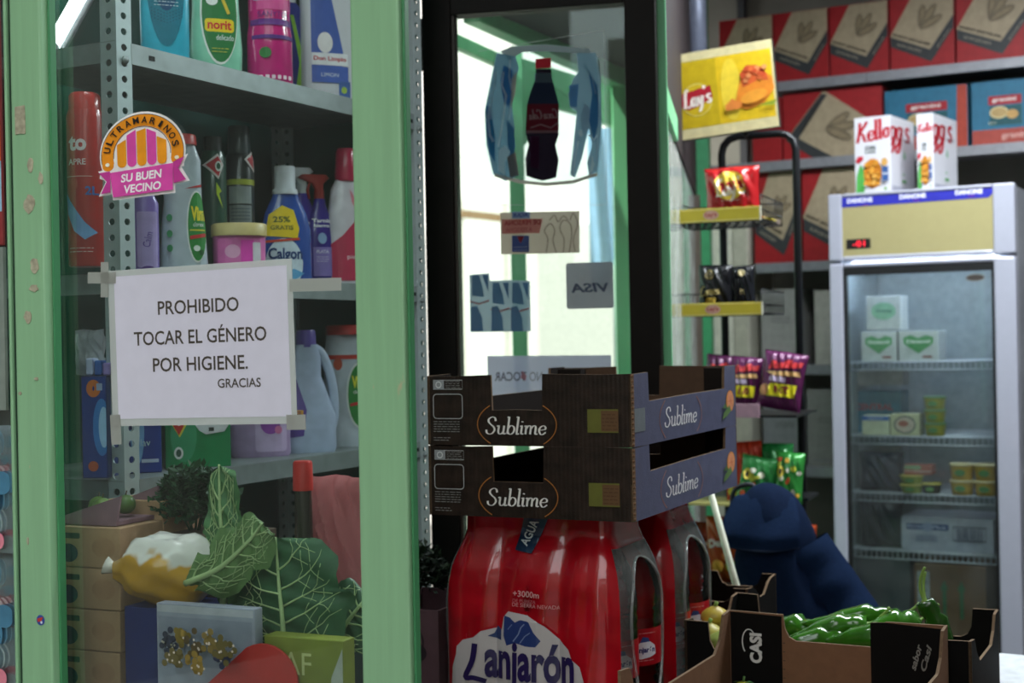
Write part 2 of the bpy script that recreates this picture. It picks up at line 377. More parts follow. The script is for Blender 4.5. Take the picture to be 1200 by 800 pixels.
# fluorescent fittings that carry the lights
for i, (x, y) in enumerate(((1.3, 3.7), (2.3, 3.0))):
    t = thing('ceiling_lamp', ['white fluorescent ceiling fitting nearer the glazed door', 'white fluorescent ceiling fitting nearer the fridge'][i], 'lamp', (x, y, 2.95), 0, 'fluorescent fittings on the shop ceiling')
    MB().box((-.65, -.1, -.05), (.65, .1, 0), mat('#d8d8d4', .5)).build('housing', t, .005)
    MB().tube([(-.6, 0, -.065), (.6, 0, -.065)], .013, emis('#eef6ff', 3)).build('tube', t)

# ---- green posts of the shop window
def post(s0, s1, name, th, front=-.03):
    mb = MB(); mb.box((s0, front, 0), (s1, front+th, 3.0), GREEN); o = mb.build(name, None, .003, PO, YP); return struct(o)
pl = post(LPX, LPR, 'trim_1', .03); pr = post(RPL, RPR, 'trim_2', .02)
mb = MB(); mb.box((LPX-.012, -.02, 0), (LPX-.004, .04, 3), mat('#26422f', .8)); mb.box((LPX-.018, -.024, 0), (LPX-.0125, .02, 3), GREEN); struct(mb.build('trim_3', None, .002, PO, YP))
mb = MB(); mb.box((LPR, -.016, 0), (LPR+.004, -.001, 3), DGREEN); mb.box((RPR, -.022, 0), (RPR+.004, -.008, 3), DGREEN); struct(mb.build('trim_4', None, .002, PO, YP))
# flakes where old tape tore the paint away
FLK = mat('#a9a48b', .9, kind='bare filler', bump=.6, scale=120, var=.25)
for px, py, w, h in ((24, 145, 15, 33), (35, 243, 17, 22), (36, 198, 9, 18), (41, 313, 13, 18), (40, 339, 14, 9), (33, 372, 11, 15), (48, 214, 7, 16), (24, 460, 5, 4), (43, 443, 7, 4), (33, 630, 3, 9)):
    q = at(px, py, 2.08); s = hit(px, q.z, PO-N24*.03, U24); r = random.Random(px); mb = MB()
    k = 14; sc = 2.08/F/2; pts = [((s+w*sc*cos(2*pi*i/k)*r.uniform(.7, 1.15)), -.0302, q.z+h*sc*sin(2*pi*i/k)*r.uniform(.7, 1.15)) for i in range(k)]
    if h > 30: pts = [(s+w*sc*x, -.0302, q.z+h*sc*z) for x, z in ((-1, -1), (-.3, -.95), (1, -1), (1, .2), (.95, 1), (-1, .95))]
    top = [(p[0], -.0312, p[2]) for p in pts]; k = len(pts)
    mb.add(top, [list(range(k))], FLK); mb.add(pts+top, [(i, (i+1) % k, k+(i+1) % k, k+i) for i in range(k)], FLK)
    o = mb.build('paint_chip', pl)
q = at(48, 720, 2.08); s = hit(48, q.z, PO-N24*.03, U24)
D = Decal(); D.ell(s, q.z, .0075, .0075, '#3a4f9a'); D.poly([(s-.006, q.z+.002), (s+.005, q.z+.005), (s+.002, q.z-.001), (s-.005, q.z-.003)], '#c0392f'); D.ell(s+.002, q.z-.003, .002, .002, '#dfe4ee')
D.build('round_sticker', pl, lambda u, v, o: (u, -.0302-o, v))
mb = MB(); g = glassy('#f4faf8', .75, 0, 'window glass', dirt_haze=.006); mb.box((LPR-.003, 0, .62), (RPL+.003, .005, 3.0), g); struct(mb.build('window_1', None, 0, PO, YP))
mb = MB(); mb.box((LPX-.5, 0, .62), (LPX-.036, .005, 3.0), g); struct(mb.build('window_2', None, 0, PO, YP))
mb = MB(); mb.box((LPX-.6, -.03, 0), (RPR, .03, .60), GREEN); struct(mb.build('wall_front', None, .003, PO, YP))

# ---- notice
q0 = at(132, 318, 2.02); zc = (at(235, 404, 1.96)).z; sc = .148
nt_ = thing('notice', 'white laminated paper notice asking in Spanish not to touch the goods', 'sign', PO+U24*.1515+UZ*zc-N24*.002, 0, None, rot=(0, -radians(1.0), -radians(YP)))
LAM = film('#d9dcd8', .4, .35, .2)
mb = MB(); mb.box((-.1535, -.0012, -.110), (.1535, 0, .110), LAM); mb.build('laminate', nt_)
mb = MB(); mb.box((-.1425, -.0016, -.1000), (.1455, -.0013, .1015), mat('#dcdbe8', .25, kind='paper', coat=.4, var=.02)); mb.build('paper', nt_)
D = Decal(); INK = '#4a443c'
for s_, x, z, w, h in (('PROHIBIDO', .0, .0535, .135, .0195), ('TOCAR EL GÉNERO', .0, .0145, .221, .0245), ('POR HIGIENE.', .0, -.0255, .158, .0195), ('GRACIAS', .064, -.0535, .070, .0125)): D.text(s_, x, z, h, INK, w, bold=.012)
D.build('lettering', nt_, lambda u, v, o: (u, -.0017-o*.3, v))
TAPE = film('#bfc0b8', .5, .3, .3)
for x, z, w, h, r in ((-.158, .098, .014, .05, .05), (-.163, .101, .05, .016, .05), (-.147, -.115, .018, .042, -.03), (.153, -.108, .03, .02, 0), (.19, .073, .08, .017, .03)):
    mb = MB(); M = Matrix.Translation((x, -.0025, z)) @ Matrix.Rotation(r, 4, 'Y'); mb.box((-w/2, -.0004, -h/2), (w/2, 0, h/2), TAPE, M); mb.build('tape', nt_)

# ---- round shop badge
bp = at(167, 180, 2.0); bs = pane_s(167, 0, bp.z)
bd = thing('shop_badge', 'round pink and orange awning sticker with a ribbon on the glass', 'sticker', PO+U24*bs+UZ*bp.z-N24*.0005, 0, None, rot=(0, -radians(.8), -radians(YP)))
D = Decal(); k = .0595
def pp(L): return [(x*k, y*k) for x, y in L]
arc = [(cos(radians(a))*.98, sin(radians(a))*.98+.0) for a in range(-18, 199, 9)]
D.poly(pp([(-.95, -.3), (-.75, -.62), (-1.0, -.5)]), '#f3f1ee'); D.poly(pp(arc+[(-.93, -.4), (.93, -.4)]), '#f3f1ee')
D.poly(pp([(-1.03, -.33), (-.7, -.3), (.7, -.23), (1.03, -.12), (.88, -.42), (1.05, -.75), (.72, -.8), (.72, -1.0), (-.7, -1.05), (-.72, -.9), (-1.03, -.93), (-.86, -.6)]), '#f3f1ee')
D.ring(0, -.02*k, .80*k, .80*k, .27*k, '#f0961e', -14, 194)
D.ell(-.79*k, -.22*k, .135*k, .13*k, '#f0961e'); D.ell(.79*k, -.2*k, .135*k, .13*k, '#f0961e')
D.ring(0, -.02*k, .94*k, .94*k, .012*k, '#3c3a38', -10, 190); D.ring(0, -.02*k, .65*k, .65*k, .014*k, '#5a3a30', -4, 184)
for i, c_ in enumerate(('#f09c20', '#dd4fa6', '#f09c20', '#dd4fa6', '#f09c20')):
    x = -.46+.23*i; top = sqrt(max(.01, .6**2-(abs(x)+.04)**2))-.02
    D.poly(pp([(x-.105, -.2)]+[(x+.105*cos(radians(t)), -.2+.1*sin(radians(t))) for t in range(180, 361, 30)]+[(x+.105, min(top+(-.06 if x > 0 else .05), .58)), (x-.105, min(top+(.05 if x > 0 else -.06), .58))]), c_)
D.ell(-.79*k, -.2*k, .05*k, .045*k, '#fff4d8'); D.ell(.79*k, -.18*k, .05*k, .045*k, '#fff4d8')
for i, ch in enumerate('ULTRAMARINOS'):
    a = radians(168-(156/11)*i); D.text(ch, cos(a)*.80*k, sin(a)*.80*k-.02*k, .155*k, '#25211e', w=(.06 if ch == 'I' else .135)*k, bold=.02, rot=a-pi/2)
D.poly(pp([(-.98, -.38), (-.72, -.36), (-.72, -.86), (-.95, -.88), (-.8, -.6)]), '#c83f97'); D.poly(pp([(.72, -.28), (.98, -.18), (.83, -.44), (1.0, -.72), (.72, -.78)]), '#c83f97')
D.poly(pp([(-.72, -.4), (.72, -.31), (.7, -.93), (-.66, -.99)]), '#df4faa')
D.text('SU BUEN', 0, -.54*k, .2*k, '#fbf6f6', w=.94*k, bold=.03, shear=.15, rot=.04); D.text('VECINO', .02*k, -.81*k, .2*k, '#fbf6f6', w=.84*k, bold=.03, shear=.15, rot=.03)
D.build('print', bd, lambda u, v, o: (u*1.28, -o*.4, v))

# ---- steel shelving inside the case
ANG = mat('#aab8b8', .5, .35, 'grey enamel', .06, 30, .06)
def perf(mb, O, eu, nn, z0, z1, w, m, pitch=.0258, th=.002, wide=False):
    z = z0; rr = w*.17
    while z < z1-1e-4:
        zz = min(z+pitch, z1); c = O+eu*w*.5+UZ*((z+zz)/2)
        sq = [O+UZ*z, O+eu*w*.5+UZ*z, O+eu*w+UZ*z, O+eu*w+UZ*(z+zz-2*z)/2+UZ*z, O+eu*w+UZ*zz, O+eu*w*.5+UZ*zz, O+UZ*zz, O+UZ*((z+zz)/2)]
        hl = [c+eu*rr*1.15*cos(a)+UZ*rr*sin(a) for a in [radians(-135+45*i) for i in range(8)]]
        for dd in (Vector((0, 0, 0)), -nn*th):
            vs = [p+dd for p in sq]+[p+dd for p in hl]; mb.add(vs, [(i, (i+1) % 8, 8+(i+1) % 8, 8+i) for i in range(8)], m)
        vs = hl+[p-nn*th for p in hl]; mb.add(vs, [(i, (i+1) % 8, 8+(i+1) % 8, 8+i) for i in range(8)], m)
        z = zz
    for q in (0, w): mb.box((0, 0, 0), (1, 1, 1), m, Matrix.Identity(4)) if False else None
rack = thing('shelving_unit', 'grey steel slotted-angle shelving full of cleaning products behind the window', 'shelf', SO, SY)
X, Y, Z = Vector((1, 0, 0)), Vector((0, 1, 0)), UZ
def upright(x, y, sx, sy, w=.035):
    mb = MB(); o = Vector((x, y, 0)); perf(mb, o+UZ*.02, X*sx, -Y*sy, .0, 2.7, w, ANG); perf(mb, o+UZ*.02, Y*sy, -X*sx, .0, 2.7, w, ANG); return mb.build('upright', rack)
upright(0, 0, 1, 1); upright(SLEN, 0, 1, 1, .036); upright(0, SD, 1, -1); upright(SLEN, SD, -1, -1)
for z in (Z0, Z3, Z2, Z1, 2.42):
    mb = MB(); x1 = SLEN+.02; x0 = -.0
    mb.box((x0, .003, z-.0015), (x1, SD, z), GALV); mb.box((x0+.034, -.0005, z-.034), (x1-.02, .0015, z), GALV); mb.box((x0, .036, z-.034), (x0+.002, SD, z), GALV); mb.box((x0+.034, .001, z-.034), (x1-.02, .012, z-.0325), GALV)
    for xx in (.075, SLEN-.02): mb.box((xx, -.0012, z-.021), (xx+.014, -.0004, z-.013), mat('#1c2020', .8))
    mb.build('shelf_board', rack)
for z in (Z3, Z2, Z1):
    for x in (.0175, SLEN+.018): MB().tube([(x, -.005, z-.03), (x, .001, z-.03)], .0065, GALV, 6).build('bolt', rack)
t = thing('added_fitting', 'added slim white housing of the unseen fill light over the case', 'lamp', (-.46, 2.17, 2.63), 24)  # added housing for the case fill light
MB().box((-.27, -.03, -.02), (.27, .03, .02), mat('#c8ccd0', .4)).build('housing', t, .004); MB().tube([(0, 0, .02), (0, 0, .31)], .006, mat('#8c9094', .4), 8).build('hanger', t)

# ------------------------------------------------------------------ goods in the case
def slot(px, z, inset=.08):
    s = hit(px, z, SO+SB*inset, SX); return SO+SX*s+SB*inset+UZ*z
def zat(px, py, d): return at(px, py, d).z
def bottle(name, label, cat, loc, yaw, w, h, prof, m, n=2.6, dr=.62, cap=None, capm=None, group=None, dec=None, handle=None, hm=None, step=None, capn=2.0, decname='label'):
    """prof: (height fraction, width fraction); cap the same"""
    t = thing(name, label, cat, loc, yaw, group)
    secs = [(h*a, w/2*b, max(w/2*b*dr, min(w/2*b, w*.17)) if a > .6 else w/2*b*dr) for a, b in spline_prof(prof)]
    MB().loft(secs, m, n).build('body', t)
    if cap:
        cs = [(h*a, w/2*b, w/2*b) for a, b in cap]; MB().loft(cs, capm, capn, 20).build('cap', t)
    if handle: 
        k = .085*w; MB().tube([(x*w, y*w, z*h) for x, y, z in spline(handle, 5)], k, hm or m, 8).build('handle', t)
    def surf(u, v, o):
        z = max(secs[0][0], min(secs[-1][0], v)); rx, ry = secs[-1][1], secs[-1][2]
        for i in range(len(secs)-1):
            if secs[i][0] <= z <= secs[i+1][0] and secs[i+1][0] > secs[i][0]:
                f = (z-secs[i][0])/(secs[i+1][0]-secs[i][0]); rx = secs[i][1]*(1-f)+secs[i+1][1]*f; ry = secs[i][2]*(1-f)+secs[i+1][2]*f; break
        q = min(.985, abs(u)/rx); return (math.copysign(q*rx, u), -ry*(1-q**n)**(1/n)-.0008-o, v)
    if dec:
        D = Decal(); dec(D, w, h); D.build(decname, t, surf, step or w/9)
    return t
def spline_prof(p):
    out = []
    for i in range(len(p)-1):
        out.append(p[i])
    out.append(p[-1]); return out
def sprof(P, n=4): return spline(P, n)
WHT = mat('#d9dce2', .3, var=.02, coat=.2)
# --- top shelf
l = slot(194, Z1, .10); h = .31
def d_(D, w, h): D.ell(0, .52*h, .40*w, .40*h, '#127a92'); D.ell(0, .62*h, .33*w, .3*h, '#0f4f78'); D.text('Complet', .0, .44*h, .05*h*1.5, '#eef6fa', w=.62*w, bold=.02); lum_lines(D, -.25*w, .25*w, .37*h, .02*h, 2, '#cfe6ee'); [D.ell((-.3+.06*i)*w, (.30-.018*j+.01*abs(i-5)**1.2*.5)*h, .007*w*2, .003*h, '#0c4a66') for i in range(11) for j in range(4)]
bottle('detergent_bottle', 'turquoise bottle with a dark teal oval label, leftmost on the top shelf', 'bottle', l, -22, .085, h, [(0,.9),(.02,1),(.3,1.02),(.7,1),(.8,.8),(.88,.4)], mat('#2fb5d3', .3, coat=.3), dr=.5, cap=[(.88,.42),(1,.4)], capm=WHT, dec=d_)
l = slot(254, Z1, .10)
def d_(D, w, h):
    D.ell(.02*w, .42*h, .36*w, .33*h, '#f2f4ee'); D.ell(.03*w, .42*h, .34*w, .315*h, '#1f7a3c'); D.rrect(-.26*w, .30*h, .30*w, .385*h, .006, '#f6d21c'); D.text('norit', .02*w, .345*h, .058*h, '#d8232a', w=.46*w, bold=.03)
    D.text('delicado', .12*w, .265*h, .035*h, '#f2f2f2', w=.34*w); D.ell(-.12*w, .50*h, .11*w, .03*h, '#f5f5f0'); D.line([(.0, .6*h), (.1*w, .5*h), (.2*w, .42*h)], .006, '#e9c842'); lum_lines(D, -.14*w, .18*w, .19*h, .02*h, 2, '#d9d34a')
bottle('detergent_bottle', 'mint green fabric wash bottle with a green oval label and yellow name plate', 'bottle', l, -24, .098, .29, [(0,.82),(.02,.95),(.2,1.0),(.45,.9),(.7,.85),(.8,.7),(.86,.4)], mat('#8fd8b8', .3, coat=.3), dr=.5, cap=[(.86,.4),(1,.38)], capm=mat('#1f8a4c', .4), dec=d_)
l = slot(317, Z1, .08)
def d_(D, w, h):
    D.rect(-.46*w, .50*h, .46*w, .66*h, '#e0559a'); D.rrect(-.42*w, .56*h, -.1*w, .66*h, .004, '#b8c6d0'); D.rrect(-.05*w, .575*h, .38*w, .64*h, .004, '#e9c63c'); D.rect(-.46*w, .40*h, .46*w, .44*h, '#6a2c88'); D.rect(-.46*w, .31*h, .46*w, .335*h, '#5c2c86'); D.text('SANYTOL', 0, .47*h, .035*h, '#5a2a80', w=.7*w)
    D.ell(-.22*w, .22*h, .12*w, .035*h, '#2e7a3c'); [D.rrect((-.36+.13*i)*w, .05*h, (-.28+.13*i)*w, .075*h, .001, '#f6d6e6') for i in range(6)]
bottle('detergent_bottle', 'round magenta bottle with purple bands on the top shelf', 'bottle', l, -24, .088, .30, [(0,.9),(.02,1),(.35,1),(.42,.92),(.66,.92),(.76,.7),(.84,.35)], mat('#d0267e', .22, coat=.5), n=2, dr=1, cap=[(.84,.36),(1,.34)], capm=mat('#e9e3ea', .4), dec=d_)
l = slot(341, Z1, .16)
def d_(D, w, h): D.poly([(.0, 0), (.2*w, 0), (.32*w, .35*h), (.05*w, .75*h), (-.05*w, .75*h), (.18*w, .35*h)], '#8cc63f')
bottle('detergent_bottle', 'dark blue bottle with a lime stripe behind the magenta bottle', 'bottle', l, -24, .075, .25, [(0,.9),(.02,1),(.5,1),(.8,.8),(.86,.4)], mat('#27368c', .3, coat=.3), dr=.6, cap=[(.86,.4),(1,.38)], capm=WHT, dec=d_)
l = slot(388, Z1, .09)
def d_(D, w, h):
    D.poly([(-.40*w, .12*h), (.12*w, .12*h), (.14*w, .3*h), (-.06*w, .63*h), (-.40*w, .66*h)], '#4463b4'); D.ell(-.17*w, .35*h, .13*w, .06*h, '#f1efee'); D.rect(-.40*w, .22*h, .22*w, .29*h, '#eef0f4'); D.text('Don Limpio', -.09*w, .255*h, .032*h, '#c33a44', w=.56*w, bold=.03)
    D.rect(-.40*w, .12*h, .22*w, .215*h, '#4a68bb'); D.text('LIMON', -.1*w, .165*h, .022*h, '#dfe6f4', w=.3*w); D.text('N°1', -.3*w, .72*h, .025*h, '#6a7484'); D.poly([(.05*w, .03*h), (.25*w, .03*h), (.25*w, .13*h), (.05*w, .13*h)], '#4568a8'); D.ell(.14*w, .08*h, .05*w, .02*h, '#a8c850')
bottle('detergent_jug', 'white multi-surface cleaner jug with a side handle and blue label on the top shelf', 'jug', l, -26, .125, .36, [(0,.9),(.02,.98),(.1,1.0),(.66,.97),(.76,.55),(.84,.3)], WHT, n=3.6, dr=.5, cap=[(.84,.3),(.95,.28)], capm=mat('#3c5cb4', .4), dec=d_, handle=[(.38,0,.25),(.46,0,.35),(.47,0,.62),(.36,0,.78),(.15,0,.82)])

# --- second shelf
l = slot(103, Z2, .17)
def d_(D, w, h):
    D.text('to', -.08*w, .70*h, .085*h, '#e8dfe0', w=.5*w, bold=.04); D.text('APRE', -.1*w, .595*h, .035*h, '#e3c9c6', w=.5*w, bold=.02); D.rect(-.45*w, .51*h, .3*w, .514*h, '#d6a7a0'); D.text('2L', .28*w, .43*h, .05*h, '#3a62a8', bold=.03)
    D.poly([(-.45*w, .42*h), (-.3*w, .37*h), (.1*w, .25*h), (.4*w, .19*h), (.1*w, .15*h), (-.2*w, .2*h), (-.4*w, .3*h)], '#6d9fd0'); lum_lines(D, -.35*w, .3*w, .1*h, .02*h, 2, '#e0b8b4')
def px_w(px, d): return px*d/F
o = bottle('spray_can', 'tall red aerosol can seen past the left upright', 'can', PO+U24*pane_s(103, .24, Z2)+N24*.24+UZ*(Z2+.012), 0, .060, .285, [(0,.96),(.01,1),(.86,1),(.9,.9)], mat('#b02a26', .28, coat=.5), n=2, dr=1, cap=[(.9,.86),(.985,.84),(1,.7)], capm=mat('#b8302a', .3, coat=.4), dec=d_)
l = slot(172, Z2, .12)
def d_(D, w, h): D.rrect(-.4*w, .1*h, .4*w, .62*h, .004, '#b6a4dc'); D.text('Calm', 0, .36*h, .07*h, '#5e449c', w=.6*w, rot=1.35); D.ell(0, .07*h, .3*w, .045*h, '#533085')
bottle('detergent_bottle', 'narrow violet bottle partly hidden behind the round badge', 'bottle', l, -24, .045, .19, [(0,.9),(.02,1),(.7,1),(.8,.6),(.85,.45)], mat('#8a74c4', .3, coat=.3), dr=.7, cap=[(.85,.5),(1,.48)], capm=mat('#a32c2c', .4), dec=d_)
l = slot(172, Z2, .26)
bottle('spray_can', 'red capped can at the back of the second shelf beside the upright', 'can', l, 0, .035, .29, [(0,.96),(.01,1),(.86,1),(.9,.9)], mat('#8c2a24', .3, coat=.4), n=2, dr=1, cap=[(.9,.86),(1,.8)], capm=mat('#9a2c26', .3))
def d_vim(D, w, h):
    D.poly([(.02*w, .62*h), (.44*w, .66*h), (.49*w, .70*h), (.49*w, .64*h)], '#c82828')
    D.ell(.27*w, .36*h, .215*w, .25*h, '#f0f2ee'); D.ell(.28*w, .36*h, .2*w, .237*h, '#2a8a3a'); D.text('Vim', .30*w, .45*h, .10*h, '#f3e12a', w=.30*w, bold=.05); D.text('clorex', .3*w, .375*h, .03*h, '#f4f4f0', w=.22*w)
    D.rect(.12*w, .33*h, .44*w, .34*h, '#d4cf3c'); D.poly([(.12*w, .27*h), (.45*w, .29*h), (.45*w, .315*h), (.12*w, .295*h)], '#c63030'); D.ell(.26*w, .21*h, .07*w, .02*h, '#e7efe6'); D.ell(.36*w, .18*h, .05*w, .02*h, '#1d5a2a')
    for z in (.42, .31, .21): D.ell(-.30*w, z*h, .06*w, .025*h, '#3f9a62')
l = slot(216, Z2, .10)
bottle('bleach_bottle', 'pale grey bleach bottle with red cap and green oval label near the badge', 'bottle', l, -16, .085, .262, [(0,.95),(.02,1),(.12,1),(.35,.93),(.55,.8),(.68,.78),(.82,.78),(.93,.55)], mat('#bcc9d2', .35, coat=.2), n=2.6, dr=.62, cap=[(.93,.62),(.99,.60),(1,.56)], capm=mat('#c3342e', .4), dec=d_vim, step=.006)
def d_ins(D, w, h):
    D.poly([(-.46*w, .80*h), (.1*w, .88*h), (.3*w, .80*h), (.1*w, .70*h)], '#e6e2df'); D.poly([(-.36*w, .80*h), (.1*w, .86*h), (.25*w, .80*h), (.1*w, .72*h)], '#c0313a'); D.ell(.1*w, .79*h, .13*w, .035*h, '#e9efe9'); D.ell(.1*w, .79*h, .08*w, .022*h, '#245c40'); D.poly([(.0, .68*h), (.2*w, .62*h), (.1*w, .6*h), (.25*w, .5*h), (0, .6*h)], '#b9d236')
l = slot(252, Z2, .13)
bottle('insecticide_can', 'dark green spray can with a red arrow mark, left of the other can', 'can', l, -24, .05, .275, [(0,.96),(.01,1),(.84,1),(.9,.8)], mat('#1c4a3a', .3, coat=.5), n=2, dr=1, cap=[(.9,.7),(1,.66)], capm=mat('#23302c', .5), dec=d_ins, group='insecticide cans')
def d_in2(D, w, h):
    D.rect(-.48*w, .62*h, .48*w, .655*h, '#a9b33a'); D.rect(-.44*w, .50*h, .3*w, .61*h, '#8f9a9a'); D.rect(-.44*w, .3*h, .3*w, .49*h, '#7f8a8c'); D.poly([(.05*w, .78*h), (.4*w, .84*h), (.46*w, .7*h)], '#e6e2df'); D.poly([(.15*w, .78*h), (.4*w, .82*h), (.42*w, .72*h)], '#c0313a')
    for i in range(8): D.rect(-.4*w, (.31+.022*i)*h, .22*w, (.315+.022*i)*h, '#59646a')
l = slot(283, Z2, .13)
bottle('insecticide_can', 'black spray can with grey text panel and lime band behind the pink tub', 'can', l, -24, .056, .305, [(0,.96),(.01,1),(.78,1),(.82,.85)], mat('#22302e', .3, coat=.5), n=2, dr=1, cap=[(.82,.8),(.98,.76),(1,.7)], capm=mat('#3d4c4e', .3, coat=.4), dec=d_in2, group='insecticide cans')
l = slot(281, Z2, .065)
def d_(D, w, h): D.rrect(-.45*w, .06*h, .45*w, .74*h, .005, '#e879bd'); D.rect(-.05*w, .08*h, .2*w, .7*h, '#f04fc0'); D.ell(-.2*w, .5*h, .14*w, .12*h, '#f3b2d8'); D.rrect(.18*w, .3*h, .34*w, .66*h, .002, '#e4dfe8'); D.text('Oxi', -.1*w, .14*h, .1*h, '#7a3fae', w=.5*w, bold=.03)
bottle('stain_remover_tub', 'low pink tub with a cream lid in front of the spray cans', 'tub', l, -22, .098, .105, [(0,.9),(.02,.97),(.78,1)], mat('#dc79b6', .35, coat=.3), n=2.4, dr=.8, cap=[(.78,1.04),(.98,1.04),(1,1.0)], capm=mat('#cdbb80', .4), dec=d_, capn=2.4)
l = slot(336, Z2, .085)
def d_(D, w, h):
    D.ell(-.08*w, .16*h, .36*w, .22*h, '#d8e8f4'); D.poly([(-.44*w, .40*h), (-.36*w, .58*h), (-.1*w, .66*h), (.12*w, .62*h), (.22*w, .46*h), (.18*w, .38*h)], '#f2d21e'); D.text('25%', -.12*w, .54*h, .052*h, '#5d6a22', w=.33*w, bold=.03); D.text('GRATIS', -.12*w, .47*h, .036*h, '#5d6a22', w=.44*w, bold=.02)
    D.poly([(-.44*w, .36*h), (.22*w, .385*h), (.22*w, .365*h), (-.44*w, .34*h)], '#d2472c'); D.text('Calgon', -.06*w, .235*h, .125*h, '#1b3f78', w=.66*w, bold=.03); D.poly([(-.4*w, .05*h), (.1*w, .12*h), (.3*w, .08*h), (.1*w, .02*h)], '#5fa8d8')
bottle('softener_bottle', 'blue bottle with white screw cap and yellow corner label', 'bottle', l, -20, .102, .232, [(0,.93),(.02,1),(.45,.98),(.6,.82),(.72,.55),(.8,.45)], mat('#2f55a8', .2, coat=.5), n=2.6, dr=.5, cap=[(.76,.5),(.8,.5),(.81,.42),(1,.40)], capm=mat('#cfd5dc', .4), dec=d_)
def trigger(px, inset, name_l, body, trig, w, h, dec, z=Z2, yaw=-22):
    l = slot(px, z, inset)
    t = bottle('spray_bottle', name_l, 'bottle', l, yaw, w, h, [(0,.9),(.02,1),(.4,1),(.58,.8),(.72,.42),(.78,.36)], body, dr=.6, dec=dec, group='trigger spray bottles')
    mb = MB(); mb.loft([(.78*h, .17*w, .17*w), (.86*h, .16*w, .16*w)], trig, 2, 14)
    mb.loft([(.86*h, .13*w, .11*w), (.92*h, .2*w, .11*w, -.05*w, 0), (.97*h, .52*w, .1*w, -.18*w, 0), (1.0*h, .4*w, .06*w, -.16*w, 0)], trig, 3, 16)
    mb.tube([(-.3*w, 0, .93*h), (-.38*w, 0, .86*h), (-.33*w, 0, .78*h)], .045*w, trig, 6); mb.build('trigger', t); return t
def d_(D, w, h): D.text('Tarnis', -.05*w, .52*h, .032*h, '#e3def2', w=.55*w, bold=.03); D.rrect(-.38*w, .08*h, .38*w, .44*h, .004, '#7a5fc0'); D.ell(0, .28*h, .2*w, .08*h, '#9c8ad4')
trigger(356, .13, 'purple trigger spray bottle with a white head beside the blue bottle', mat('#4a3aa8', .25, coat=.4), mat('#c9cfd2', .4), .075, .245, d_)
def d_(D, w, h): D.text('Tarnis', 0, .58*h, .035*h, '#eceaf6', w=.6*w, bold=.04); D.text('hierro', 0, .535*h, .03*h, '#eceaf6', w=.5*w, bold=.04); D.ell(0, .42*h, .14*w, .05*h, '#8fb0d8'); D.rect(-.3*w, .08*h, .3*w, .34*h, '#8d7cc4'); D.text('PLATA', 0, .3*h, .03*h, '#dcd8ee', w=.4*w, bold=.03); lum_lines(D, -.2*w, .2*w, .25*h, .02*h, 3, '#d6d0ea')
trigger(376, .10, 'dark violet trigger spray bottle with a red head next to the pink-capped bottle', mat('#3a2c90', .25, coat=.4), mat('#a03028', .4), .065, .23, d_)
l = slot(408, Z2, .06)
def d_(D, w, h): D.poly([(-.46*w, .3*h), (-.2*w, .36*h), (.1*w, .46*h), (.3*w, .6*h), (.46*w, .4*h), (.46*w, .03*h), (-.46*w, .03*h)], '#b93050'); D.poly([(.0, .7*h), (.2*w, .6*h), (.25*w, .5*h), (.05*w, .6*h)], '#d88492'); D.text('pieles', .1*w, .2*h, .04*h, '#f1e2e6', w=.4*w)
bottle('softener_bottle', 'white bottle with crimson swirl and flip cap beside the green post', 'bottle', l, -24, .085, .285, [(0,.93),(.02,1),(.5,.96),(.7,.78),(.78,.5)], mat('#d3cfd6', .28, coat=.3), n=2.4, dr=.6, cap=[(.76,.52),(.80,.56),(.97,.50),(1,.4)], capm=mat('#b8284c', .3, coat=.4), dec=d_)
# --- third shelf
def cbox(name, label, cat, loc, yaw, w, dp, h, m, dec=None, group=None, roll=0, decname='print', bev=.0015, seam=None):
    t = thing(name, label, cat, loc, yaw, group, rot=(0, roll, -radians(yaw)) if roll else None)
    mb = MB(); mb.box((0, 0, 0), (w, dp, h), m); mb.build('carton', t, bev)
    if seam: mb = MB(); mb.box((.002, dp*.47, h), (w-.002, dp*.53, h+.0006), seam); mb.build('flap_seam', t)
    if dec: D = Decal(); dec(D, w, h); D.build(decname, t)
    return t
def fbox(name, label, cat, pxl, pxr, z, inset, h, dp, m, yaw=-20, **k):
    """a carton on the case shelf filling the picture columns pxl..pxr"""
    l = slot(pxl, z, inset); s = hit(pxr, z, l, e1(yaw)); return cbox(name, label, cat, l, yaw, s, dp, h, m, **k)
def d_(D, w, h):
    D.rect(.002, .002, w-.002, h-.002, '#123a86'); D.ell(.8*w, .5*h, .35*w, .28*h, '#2f7cc8'); D.ell(.88*w, .5*h, .2*w, .2*h, '#9cc8ee'); D.ring(.5*w, .88*h, .16*w, .055*h, .010, '#c86e2e'); D.rect(.62*w, .86*h, .85*w, .93*h, '#8fa0c0'); D.ell(.45*w, .12*h, .2*w, .05*h, '#b8552e'); D.items = [([(min(max(a, .001), w-.001), min(max(b, .001), h-.001)) for a, b in i[0]], *i[1:]) for i in D.items]
cbox('dishwasher_tablet_box', 'dark blue tablet box with an orange ring, left of the upright', 'box', PO+U24*pane_s(97, .20, Z3)+N24*.20+UZ*(Z3+.006), 4, .042, .05, .165, mat('#16306c', .4), d_, group='blue dishwasher boxes')
def d_(D, w, h):
    D.rect(.002, .002, w-.002, h-.002, '#1a3f9a'); D.ell(.25*w, .5*h, .22*w, .4*h, '#7fb6ea'); D.ell(.2*w, .5*h, .13*w, .3*h, '#e3f0fa'); D.rect(.02*w, .5*h, .10*w, .76*h, '#16245c'); D.rect(.02, .12*h, .9*w, .16*h, '#c6d4ee'); D.text('lav', .5*w, .35*h, .08*h, '#bfe0ea', w=.3*w); D.ell(.7*w, .88*h, .1*w, .03*h, '#a8b8d8')
    D.items = [([(min(max(a, .001), w-.001), min(max(b, .001), h-.001)) for a, b in i[0]], *i[1:]) for i in D.items]
